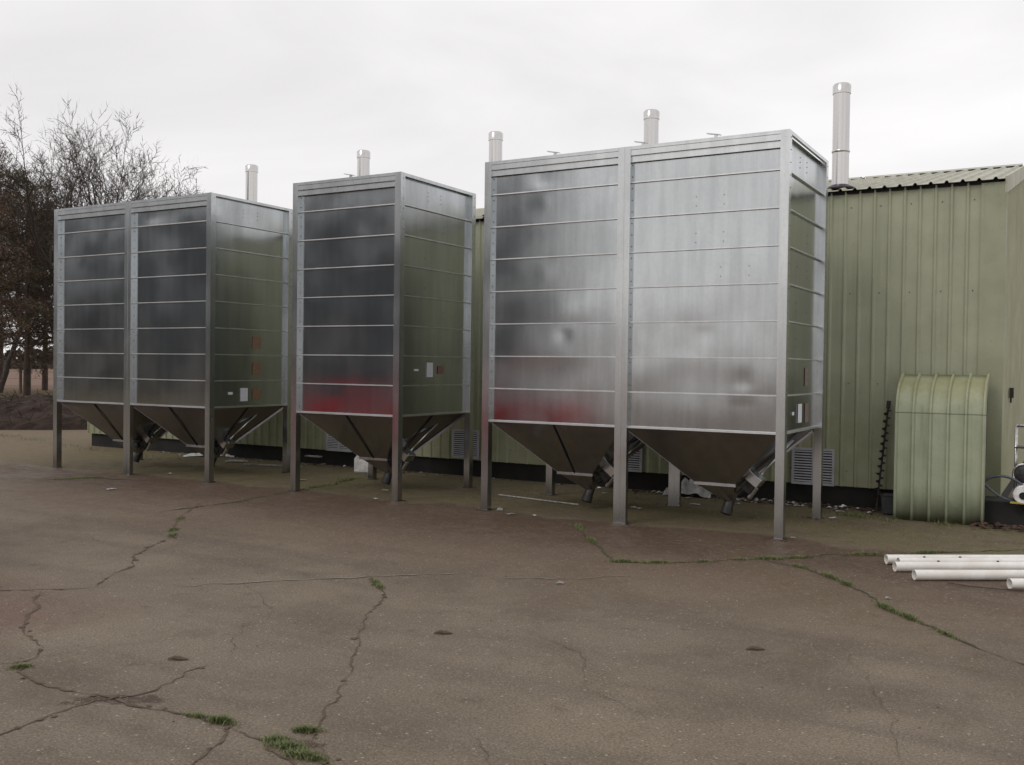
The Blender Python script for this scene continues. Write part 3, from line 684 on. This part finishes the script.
def crumple(cx,cy,rx,ry,h,seed,n=14,rz=0):
    mb=MB(); vs=[]
    for j in range(n+1):
        for i in range(n+1):
            u=i/n*2-1; v=j/n*2-1; q=max(0,1-(abs(u)**3+abs(v)**3)/1.6)
            z=.006+h*q*(.35+.65*abs(noise.noise(Vector((u*2.2,v*2.2,seed)))*2))+.012*abs(noise.noise(Vector((u*7,v*7,seed))))
            jx=.12*noise.noise(Vector((u*2,v*2,seed+5))); x=rx*(u+jx); y=ry*(v+.15*noise.noise(Vector((v*2,u*2,seed+9))))
            vs.append((cx+x*cos(rz)-y*sin(rz),cy+x*sin(rz)+y*cos(rz),z))
    mb.add(vs,[(j*(n+1)+i,j*(n+1)+i+1,(j+1)*(n+1)+i+1,(j+1)*(n+1)+i) for j in range(n) for i in range(n)]); return mb
tag(crumple(-4.25,11.75,.30,.16,.20,3,18,.1).build('plastic_sheeting',M['tarp'],smooth=True),'crumpled heap of off white plastic sheeting under the rear of the nearest bin','sheeting')
tag(crumple(-12.75,11.75,.42,.09,.07,8,16,.6).build('plastic_sheeting',M['white_plastic'],smooth=True),'flat bright white plastic sheeting lying under the furthest grain bin','sheeting')
tag(crumple(-11.75,11.4,.18,.08,.04,5,10,.6).build('plastic_sheeting',M['scrap'],smooth=True),'small pale scrap of sheeting on the ground behind the right leg of the furthest bin','sheeting')
mb=MB(); mb.box((-11.3,11.2,.01),(-10.3,11.24,.03),0,Matrix.Rotation(.25,3,'Z')); tag(mb.build('timber_batten',M['scrap']),'pale flat batten lying by the dark shed base between the left and middle bins','batten')
mb=MB(); mb.tube([(-6.2,10.35,.012),(-5.0,10.15,.012)],.009,8); tag(mb.build('thin_rod',M['scrap']),'thin pale rod lying on the mossy ground under the nearest bin','rod')
mb=MB(); mb.box((-10.6,11.72,.13),(-10.3,11.80,.15)); tag(mb.build('pale_board',M['scrap']),'short pale board lying along the dark shed base beside the left vent','board')
random.seed(21)
SC=[(-5.565,9.33,.10),(-5.3,9.1,.06),(-5.026,9.15,.05),(-10.38,11.9,.07),(-3.296,6.402,.035),(-4.154,11.5,.07),(-3.9,11.0,.07),(-2.868,11.6,.05),(-2.338,11.42,.06),(-4.4,10.35,.06),(-4.3,10.3,.05),(-5.2,11.3,.05),(-7.6,9.9,.05),(-10.4,8.0,.07),(-7.2,9.2,.07),(-11.2,9.6,.07),(-3.5,11.35,.06),(-9.2,10.1,.09),(-2.34,9.35,.03),(-2.3,10.85,.05),(-1.15,7.25,.02)]
for i,(x,y,r) in enumerate(SC):
    o=crumple(x,y,r*.85,r*random.uniform(.25,.6),.012,i*3.1,6,random.uniform(0,3)).build('litter_scrap',M['scrap'])
    tag(o,'small pale scrap of litter lying flat on the damp ground','litter','pale litter scraps on the ground')
# dark leaf by the middle of the yard
for (x,y,lb) in ((-3.26,4.822,'dark curled leaf lying left of centre on the open tarmac'),(-1.583,5.511,'dark twisted twig scrap lying on the open tarmac right of centre'),(-4.165,3.629,'small black lump on the tarmac above the foreground crack patch')):
    mb=MB(); mb.tube([(x-.045,y-.03,.006),(x-.015,y-.012,.014),(x+.015,y+.004,.009),(x+.05,y+.03,.004)],[.003,.011,.013,.002],7); tag(mb.build('leaf' if 'leaf' in lb else 'debris',M['crack']),lb,'leaf' if 'leaf' in lb else 'debris')
# rubbish at the foot of the shed
mb=MB()
def bit(x,y,r,m,z0=0):
    vs=[]; a0=random.uniform(0,6)
    for k in range(5): a=a0+k*1.257; rr=r*random.uniform(.5,1.2); vs.append((x+rr*cos(a),y+rr*sin(a)*.7,z0+random.uniform(.004,.5*r+.006)))
    vs.append((x,y,z0+random.uniform(.2,.9)*r)); mb.add(vs,[(k,(k+1)%5,5) for k in range(5)],m)
for _ in range(230):
    x=random.uniform(-3.6,-1.95); bit(x,11.72+random.gauss(0,.12)-.0*x,random.uniform(.015,.05),random.choice((0,1,2,2,2,3,3)))
for _ in range(130): bit(random.uniform(-5.6,-3.6),11.75+random.gauss(0,.08),random.uniform(.012,.035),random.choice((0,1,2,2,2,2,3)))
for _ in range(150): bit(random.uniform(-14,-6),11.8+random.gauss(0,.07),random.uniform(.012,.04),random.choice((0,1,2,2,2,2,2)))
for _ in range(420): x=random.uniform(-.95,1.2); bit(x,11.18+random.gauss(0,.09),random.uniform(.02,.05),random.choice((3,3,3,3,2)),random.uniform(0,.03))
for (bx,W_b,n_b,D_b) in ((-5.737,3.34,2,1.607),(-8.544,1.664,1,1.637),(-13.26,3.279,2,1.56)):
    for k in range(n_b+1):
        for yy in (9.23,9.2+D_b-.04):
            xx=bx+min(max(k*W_b/n_b,.04),W_b-.04)
            for _ in range(16): bit(xx+random.gauss(0,.09),yy+random.gauss(0,.07),random.uniform(.006,.022),random.choice((2,2,2,3,0)))
tag(mb.build('ground_rubbish',[M['scrap'],M['white_plastic'],M['soil'],M['leaf_litter']]),'leaf litter and small rubbish drifted along the foot of the shed','litter',kind='stuff')

# ------------------------------------------------------------------ dark kerb block, hose, rack and drum at the right edge
mb=MB(); mb.box((-.95,11.42,0),(1.6,11.86,.25)); tag(mb.build('concrete_block',M['plinth'],bevel=.012),'low dark concrete block at the shed corner under the white drum','block')
mb=MB(); pts=[]
for i in range(40):
    t=i/39; a=pi*.95-t*pi*1.02; pts.append((-.73+.20*cos(a)+t*.13,11.36+.02*sin(7*t),.33+.23*sin(a)-t*.09))
mb.tube(pts,.014,10); pts=[]
for i in range(20):
    t=i/19; pts.append((-.93+.35*t,11.37+.02*t,.50-.24*t-.05*sin(pi*t)))
mb.tube(pts,.012,10)
tag(mb.build('hose',M['hose'],smooth=True),'blue grey hose looping out from behind the curved green sheet','hose')
t=thing('tube_rack','thin bright tubular steel rack standing on the dark block at the right edge','rack',(-.59,11.5,.25))
mb=MB()
for x,y in ((0,0),(.42,0),(0,.22),(.42,.22)): mb.tube([(x,y,.0),(x,y,.80)],.010,10)
mb.tube([(0,0,.79),(.42,0,.79),(.42,.22,.79),(0,.22,.79),(0,0,.79)],.010,8); mb.build('frame',M['chrome'],t,smooth=True)
mb=MB(); mb.box((-.01,-.01,.56),(.43,.23,.575)); mb.build('shelf',M['dark_steel'],t); mb=MB(); mb.box((-.01,-.01,.01),(.43,.23,.02)); mb.build('shelf',M['dark_steel'],t)
t=thing('hose_reel','dark round reel hanging on the tubular rack above the white drum','reel',(-.50,11.47,.55))
mb=MB(); mb.tube([(0,-.05,0),(0,-.045,0),(0,.05,0),(0,.055,0)],[.09,.10,.10,.09],24); mb.build('drum',M['dark_steel'],t,smooth=True,autosmooth=40)
mb=MB(); 
for k in range(24): a=2*pi*k/24; b=2*pi*(k+1)/24; mb.tube([(.105*cos(a),-.06,.105*sin(a)),(.105*cos(b),-.06,.105*sin(b))],.01,6,cap=False)
mb.build('rim',M['chrome'],t)
t=thing('white_drum','white plastic drum lying on its side on the dark block at the right edge','drum',(-.50,11.38,.35))
mb=MB(); mb.tube([(0,-.10,0),(0,-.09,0),(0,.14,0),(0,.15,0)],[.085,.095,.095,.085],28); mb.build('body',M['white_plastic'],t,smooth=True,autosmooth=40)
mb=MB(); mb.tube([(0,-.108,-.01),(0,-.1005,-.01)],.038,18); mb.build('opening',M['void'],t)
mb=MB(); mb.box((-.62,11.28,.252),(-.2,11.34,.27)); tag(mb.build('yellow_strip',M['yellow'],bevel=.004),'short yellow strip lying on the dark block in front of the white drum','strip')

# ------------------------------------------------------------------ white pipes
def pvc(label,x,y,L,ang,clips=()):
    t=thing('plastic_pipe',label,'pipe',(x,y,0),radians(ang),'white pipes laid side by side')
    mb=MB(); mb.pipe((0,0,.0405),(L,0,.0405),.0395,.0350,28); mb.build('tube',M['pvc'],t,smooth=True,autosmooth=40)
    for c in clips:
        mb=MB(); mb.tube([(c,.005,.074),(c,.005,.088)],[.014,.008],10); mb.build('plug',M['black'],t)
    return t
pvc('white plastic pipe at the back of the row, its end furthest left',-1.375,8.56,3.2,33.6)
pvc('white plastic pipe second from the back, end tucked beside the rearmost',-1.27,8.485,3.1,33.2,(.22,.52))
pvc('white plastic pipe third from the back, in the middle of the row',-1.265,8.28,3.2,33.4,(.36,.85))
pvc('long white plastic pipe second nearest the camera in the row',-1.085,8.03,3.2,33.2)
pvc('nearest white plastic pipe, only its end showing at the right edge',-.435,8.09,2.8,33)
mb=MB(); P=[(-.85,8.03),(-.7,7.98),(-.5,8.0),(-.3,8.08),(0,8.2)]; mb.tube([(x,y,.012) for x,y in P],.006,6); tag(mb.build('thin_cable',M['crack']),'thin dark cable trailing from under the white pipes','cable')

# ------------------------------------------------------------------ trees
def rot_about(d,ax,a): return Matrix.Rotation(a,3,ax)@d
def bare_tree(x,y,h,seed,label,lean=0,fork=None,thin=1.0,bark='bark',spread=1.0,zmin=.12):
    rnd=random.Random(seed)
    root=thing('bare_tree',label,'tree',(x,y,-.03),0,'bare winter trees behind the left bin')
    tr=MB(); br=MB()
    def limb(mb,p,d,L,r,depth,ns,up=.08):
        n=max(3,int(L/.35)) if depth<3 else 3
        pts=[p.copy()]; rs=[r]; q=p.copy(); dd=d.copy()
        for i in range(n):
            dd=(dd+Vector((rnd.gauss(0,1),rnd.gauss(0,1),rnd.gauss(0,.6)))*.11+Vector((0,0,up))).normalized()
            q=q+dd*(L/n); pts.append(q.copy()); rs.append(r*(1-.72*(i+1)/n))
        mb.tube(pts,rs,ns,cap=False); return pts,rs,dd
    def grow(p,d,L,r,depth):
        ns=6 if depth==1 else (5 if depth==2 else (4 if depth==3 else 3))
        pts,rs,dd=limb(br,p,d,L,r,depth,ns)
        if depth>=5 or r<.003: return
        nc={1:6,2:5,3:4,4:3}[depth]
        for k in range(nc):
            t=.25+.75*(k+rnd.random())/nc; f=t*(len(pts)-1); i=min(int(f),len(pts)-2); pp=pts[i].lerp(pts[i+1],f-i)
            base=(pts[i+1]-pts[i]).normalized(); ax=base.orthogonal().normalized(); ax=rot_about(ax,base,rnd.uniform(0,2*pi))
            nd=rot_about(base,ax,radians(rnd.uniform(28,62))*spread)
            grow(pp,nd,L*rnd.uniform(.42,.66)*(1.15-.45*t),max(rs[i]*.70,.0115*thin),depth+1)
        grow(pts[-1],dd,L*.5,rs[-1]*1.0,depth+1)
    # trunk
    H=h*(.30 if fork is None else fork); d=Vector((lean*.6,0,1)).normalized(); r0=h*.0125*thin
    pts,rs,dd=limb(tr,Vector((0,0,0)),d,H,r0*1.0,1,10,.1)
    rs=[r0*(1-.3*i/len(pts)) for i in range(len(pts))]; tr=MB(); tr.tube(pts,rs,10,cap=False)
    tr.build('trunk',M[bark],root,smooth=True)
    nm=rnd.choice((3,4,4))
    for k in range(nm):
        a=2*pi*k/nm+rnd.uniform(-.5,.5); el=radians(rnd.uniform(16,44))*spread
        nd=Vector((sin(el)*cos(a)+lean,sin(el)*sin(a),cos(el))).normalized()
        grow(pts[-1] - Vector((0,0,.05)),nd,(h-H)*rnd.uniform(.62,.82),r0*.75,1)
    for k in range(3):
        i=rnd.randrange(max(1,len(pts)//2),len(pts)); a=rnd.uniform(0,6.28)
        grow(pts[i],Vector((cos(a),sin(a),.7)).normalized(),h*.26,r0*.32,2)
    br.build('branches',M[bark],root,smooth=True)
def bg(px_unit,dist): return px_unit[0]*dist,px_unit[1]*dist
U_={-60:(-1.008,.57),-30:(-.982,.586),0:(-.955,.601),27:(-.931,.615),45:(-.915,.624),60:(-.902,.632),75:(-.889,.640),100:(-.867,.653),117:(-.852,.661),130:(-.841,.668),143:(-.829,.675),165:(-.809,.686),185:(-.791,.695),200:(-.779,.704),230:(-.752,.719)}
TS=[(75,42,13.6,1,'tall bare tree with leaning forked limbs above the left post of the furthest bin',-.10,.36),
    (60,50,14.0,2,'bare tree behind the brown conifer at the left, its top leaning out left',-.22,.3),
    (100,45,13.6,3,'bare tree with greenish trunk rising above the double leg of the furthest bin',.05,.3),
    (117,43,12.4,4,'slender bare tree over the second bay of the furthest bin',.05,.33),
    (143,43,11.6,5,'bare tree with an upright limb above the second bay of the furthest bin',.02,.3),
    (165,44,10.4,6,'rightmost low spreading bare tree beside the leftmost flue',.12,.3),
    (0,48,15.0,8,'bare tree furthest left, thin twigs showing over the brown conifer',-.05,.3),
    (27,50,14.6,9,'fine twigged bare tree directly above the brown conifer trunk',-.08,.3)]
for u,dist,h,sd,lb,ln,fk in TS:
    x,y=bg(U_[u],dist); bare_tree(x,y,h*.785,sd,lb,ln,fk,thin=.95,bark='bark2' if sd in(3,) else 'bark',spread=1.1 if sd==6 else 1.0)
for u,dist,h,sd,lb in ((200,50,8.6,31,'faint low bare tree just left of the leftmost flue'),):
    x,y=bg(U_[u],dist); bare_tree(x,y,h*.85,sd,lb,0,.25,thin=.8)

def conifer(x,y,h,seed,label,needle,dens=1.0,zlow=1.2,wid=.26):
    rnd=random.Random(seed); root=thing('conifer',label,'tree',(x,y,-.03),0,'dark conifers at the left edge')
    tr=MB(); tr.tube([(0,0,0),(0.03,0,h*.3),(-.05,.02,h*.6),(0,0,h)],[h*.017,h*.013,h*.009,.02],10,cap=False); tr.build('trunk',M['bark_pine'],root,smooth=True)
    br=MB(); lf=MB()
    nb=int(95*dens)
    for k in range(nb):
        t=(k+rnd.random())/nb; z=zlow+(h*.985-zlow)*t; a=rnd.uniform(0,2*pi)
        L=h*wid*(1-.55*t**1.6)*rnd.uniform(.55,1.15)*(1 if t>.22 else .8)
        p=Vector((0,0,z)); d=Vector((cos(a),sin(a),rnd.uniform(-.15,.45)+.3*t)).normalized()
        pts=[p.copy()]; n=7
        for i in range(n):
            d=(d+Vector((rnd.gauss(0,.12),rnd.gauss(0,.12),rnd.gauss(-.02,.1)))).normalized(); p=p+d*(L/n); pts.append(p.copy())
        br.tube(pts,[.045*(1-.8*i/n)*(1.2-.7*t)+.004 for i in range(n+1)],5,cap=False)
        for j in range(int(20*L)):
            f=rnd.uniform(.2,1)*n; i=min(int(f),n-1); q=pts[i].lerp(pts[i+1],f-i)
            base=(pts[i+1]-pts[i]).normalized(); dd=(base*.6+Vector((rnd.gauss(0,.6),rnd.gauss(0,.6),rnd.gauss(0,.45)))).normalized(); l=rnd.uniform(.25,.75)
            e=q+dd*l; br.tube([q,q.lerp(e,.5)+Vector((0,0,rnd.gauss(0,.04))),e],[.009,.006,.003],3,cap=False)
            dn=(.35+.65*min(1,max(0,(t-.05)/.3)))*dens
            for m in range(int(7.5*dn)):
                g=q.lerp(e,rnd.uniform(.15,1.05))+Vector((rnd.gauss(0,.07),rnd.gauss(0,.07),rnd.gauss(0,.07)))
                s1=Vector((rnd.gauss(0,1),rnd.gauss(0,1),rnd.gauss(0,1))).normalized()*rnd.uniform(.03,.085); s2=s1.orthogonal().normalized()*rnd.uniform(.012,.03)
                lf.add([g-s1,g+s2,g+s1,g-s2],[(0,1,2,3)])
    br.build('branches',M['bark_pine'],root); lf.build('foliage',M[needle],root)
x,y=bg(U_[27],45); conifer(x,y,9.9,41,'dark brown conifer with a straight trunk standing behind the soil heap','needle',.8,1.5,.34)
x,y=bg(U_[-30],40); conifer(x,y,9.6,42,'reddish brown conifer cut by the left edge of the photo','red_twig',1.15,1.0,.27)
x,y=bg(U_[45],53); conifer(x,y,9.4,43,'dark green conifer half hidden behind the left post of the furthest bin','needle',1.0,1.3,.24)
x,y=bg(U_[0],56); conifer(x,y,11.5,44,'tall dark conifer furthest back at the left edge','needle',.8,2.5,.25)

# ------------------------------------------------------------------ heap, fence, distant hedge
mb=MB(); n=46; vs=[]
for j in range(n+1):
    for i in range(n+1):
        u=i/n*2-1; v=j/n*2-1; q=max(0,1-(u*u+v*v)); z=.95*q**.55*(.8+.35*noise.noise(Vector((u*2.2,v*2.2,4))))+q**.3*(.16*noise.noise(Vector((u*9,v*6,1)))+.09*noise.noise(Vector((u*24,v*18,2))))-.04
        x=u*4.2; y=v*1.7; a=radians(47); vs.append((-20.5+x*cos(a)-y*sin(a)-.6,16.0+x*sin(a)+y*cos(a)-.2,z))
mb.add(vs,[(j*(n+1)+i,j*(n+1)+i+1,(j+1)*(n+1)+i+1,(j+1)*(n+1)+i) for j in range(n) for i in range(n)])
rnd=random.Random(5)
for _ in range(900):
    p=Vector(rnd.choice(vs)); 
    if p.z<.05: continue
    d=Vector((rnd.gauss(0,1),rnd.gauss(0,1),abs(rnd.gauss(0,.5)))).normalized()*rnd.uniform(.08,.35); mb.tube([p,p+d],[.01,.004],3,cap=False)
tag(mb.build('soil_heap',M['soil']),'long low heap of dark soil and brush beyond the yard at the left','heap')
fn=thing('wire_fence','post and wire fence in front of the pale field at the far left','fence',(-50,26,0))
A0=Vector((-50,24)); A1=Vector((-29,42)); 
for k in range(12):
    q=A0.lerp(A1,k/11)-A0; mb=MB(); mb.box((q.x-.05,q.y-2-.05,-.03),(q.x+.05,q.y-2+.05,1.15+.06*sin(k*3))); mb.build('post',M['wood_post'],fn)
for z in (.35,.7,1.05):
    mb=MB(); mb.tube([(0,-2.06,z),(A1.x-A0.x,A1.y-A0.y-2.06,z)],.005,4); mb.build('wire',M['wire'],fn)
mb=MB(); rnd=random.Random(9)
for k in range(260):
    a=radians(rnd.uniform(112,170)); r=rnd.uniform(190,240); x,y=r*cos(a),r*sin(a); h=rnd.uniform(1.5,4.2)
    for m in range(26):
        p=Vector((x+rnd.gauss(0,1.8),y+rnd.gauss(0,1.8),max(0,h*rnd.random()))); s1=Vector((rnd.gauss(0,1),rnd.gauss(0,1),rnd.gauss(0,1))).normalized()*rnd.uniform(.4,1); s2=s1.orthogonal().normalized()*rnd.uniform(.3,.8)
        mb.add([p-s1,p+s2,p+s1,p-s2],[(0,1,2,3)])
tag(mb.build('far_hedge',M['bark']),'distant hedge line along the horizon at the left','hedge',kind='stuff')

# ------------------------------------------------------------------ things behind the camera that the metal reflects
bn=thing('dark_barn','big dark weatherboarded barn across the yard, outside the photo, mirrored in the left bins','barn',(-62,-30,0),radians(0))
mb=MB(); mb.box((0,0,0),(37,12,9.8)); mb.build('wall',simple('dark_boards',(.105,.113,.122),(.085,.090,.098),1,.85),bn)
mb=MB(); mb.add([(-.5,-.5,9.7),(37.5,-.5,9.7),(37.5,6,13.2),(-.5,6,13.2),(-.5,12.5,9.7),(37.5,12.5,9.7)],[(0,1,2,3),(3,2,5,4),(0,3,4),(1,5,2)]); mb.build('roof',simple('dark_roof',(.125,.132,.14),(.10,.105,.112),1,.8),bn)
mb=MB(); mb.box((10,12.02,0),(15,12.08,4.5)); mb.build('door',simple('barn_door',(.07,.06,.055),rough=.8),bn)
def car():
    t=thing('parked_car','bright red hatchback parked outside the photo, mirrored low in the bins','car',(-14.2,3.2,0),radians(-4))
    red=simple('red_car_paint',(.55,.012,.03),(.5,.01,.025),1,.3); gl=simple('car_glass',(.02,.025,.03),rough=.1)
    sec=[(0.0,.35,.62),(.15,.28,.78),(1.1,.22,.92),(2.7,.20,.96),(3.9,.25,.92),(4.1,.35,.7)]
    mb=MB(); rings=[]
    for x,z0,z1 in sec:
        w=.86 if .1<x<4 else .78; rings.append([(x,-w,z0),(x,-w-.03,(z0+z1)/2),(x,-w+.05,z1),(x,w-.05,z1),(x,w+.03,(z0+z1)/2),(x,w,z0)])
    mb.loft(rings); mb.build('body',red,t,bevel=.03)
    mb=MB(); mb.loft([[(1.1,-.76,.93),(1.1,.76,.93),(3.95,.76,.93),(3.95,-.76,.93)],[(1.75,-.6,1.40),(1.75,.6,1.40),(3.6,.6,1.40),(3.6,-.6,1.40)]]); c=mb.build('cabin_glass',gl,t,bevel=.03)
    mb=MB(); mb.box((1.75,-.61,1.401),(3.62,.61,1.44)); mb.build('roof',M['dark_steel'],t,bevel=.015)
    for x in (.8,3.3):
        for s_ in (-1,1):
            mb=MB(); mb.tube([(x,s_*.72,.31),(x,s_*.91,.31)],.31,28); w=mb.build('wheel',M['black'],t,smooth=True,autosmooth=40)
            mb=MB(); mb.tube([(x,s_*.905,.31),(x,s_*.925,.31)],.19,20); mb.build('rim',M['post'],w)
    for s_ in (-1,1):
        mb=MB(); mb.box((-.02,s_*.6-.13,.62),(.06,s_*.6+.13,.74)); mb.build('headlight',M['white_plastic'],t,bevel=.01)
car()
t=thing('farm_trailer','low red farm trailer parked outside the photo, mirrored in the nearest bin','trailer',(-9.5,3.0,0),0)
rd=simple('red_trailer_paint',(.55,.012,.03),(.5,.01,.025),1,.35)
mb=MB(); mb.box((0,0,.5),(2.1,1.2,.56)); mb.box((0,1.16,.5601),(2.1,1.2,1.0)); mb.box((0,0,.5601),(2.1,.04,1.0)); mb.box((0,.0401,.5601),(.04,1.1599,1.0)); mb.box((2.06,.0401,.5601),(2.1,1.1599,1.0)); mb.build('body',rd,t,bevel=.008)
for s_ in (-.06,1.26):
    mb=MB(); mb.tube([(1.05,s_-.05,.3),(1.05,s_+.05,.3)],.3,24); mb.build('wheel',M['black'],t,smooth=True,autosmooth=40)
mb=MB(); mb.tube([(2.1,.6,.5),(2.9,.6,.4)],.04,8); mb.build('drawbar',M['dark_steel'],t)

# ------------------------------------------------------------------ camera
cam=bpy.data.cameras.new('camera'); co=bpy.data.objects.new('camera',cam); col.objects.link(co); scene.camera=co
yaw,pit,rol=radians(30.2073),radians(-.9544),radians(.7385)
F=Vector((-sin(yaw)*cos(pit),cos(yaw)*cos(pit),sin(pit))); R0=Vector((cos(yaw),sin(yaw),0)); U0=R0.cross(F)
R1=cos(rol)*R0+sin(rol)*U0; U1=-sin(rol)*R0+cos(rol)*U0
m=Matrix((R1,U1,-F)).transposed().to_4x4(); m.translation=Vector((0,0,1.6)); co.matrix_world=m
cam.sensor_width=36; cam.lens=979.483/1024*36; cam.clip_end=3000

# ------------------------------------------------------------------ sky and sun (overcast)
w=bpy.data.worlds.new('World'); scene.world=w; w.use_nodes=True; nt=w.node_tree; nt.nodes.clear()
out=nt.nodes.new('ShaderNodeOutputWorld'); bgn=nt.nodes.new('ShaderNodeBackground'); nt.links.new(bgn.outputs[0],out.inputs[0])
SE,SR=radians(38),radians(200)
sky=nt.nodes.new('ShaderNodeTexSky'); sky.sky_type='NISHITA'; sky.sun_disc=False; sky.sun_elevation=SE; sky.sun_rotation=SR; sky.dust_density=3
tc=nt.nodes.new('ShaderNodeTexCoord'); mp=nt.nodes.new('ShaderNodeMapping'); mp.inputs['Scale'].default_value=(1,1,3.2); nt.links.new(tc.outputs['Generated'],mp.inputs[0])
n1=nt.nodes.new('ShaderNodeTexNoise'); n1.inputs['Scale'].default_value=2.2; n1.inputs['Detail'].default_value=6; n1.inputs['Roughness'].default_value=.5; n1.inputs['Distortion'].default_value=.4; nt.links.new(mp.outputs[0],n1.inputs['Vector'])
cr=nt.nodes.new('ShaderNodeValToRGB'); cr.color_ramp.elements[0].position=.32; cr.color_ramp.elements[0].color=(8.6,8.4,8.4,1); cr.color_ramp.elements[1].position=.68; cr.color_ramp.elements[1].color=(10.7,10.45,10.35,1)
nt.links.new(n1.outputs[0],cr.inputs[0])
mx=nt.nodes.new('ShaderNodeMix'); mx.data_type='RGBA'; mx.inputs[0].default_value=.93; nt.links.new(sky.outputs[0],mx.inputs[6]); nt.links.new(cr.outputs[0],mx.inputs[7])
nt.links.new(mx.outputs[2],bgn.inputs[0]); bgn.inputs[1].default_value=.1
sd=bpy.data.lights.new('sun','SUN'); sd.energy=.5; sd.angle=radians(20); sd.color=(1,.95,.9); so=bpy.data.objects.new('sun',sd); col.objects.link(so)
# direction toward the sun, same as the sky's
az=SR; dv=Vector((sin(az)*cos(SE),cos(az)*cos(SE),sin(SE))); so.rotation_euler=dv.to_track_quat('Z','Y').to_euler()
scene.view_settings.view_transform='Standard'; scene.view_settings.look='None'; scene.view_settings.exposure=0; scene.view_settings.gamma=1
scene.render.engine='CYCLES'; scene.cycles.max_bounces=6; scene.cycles.use_denoising=True
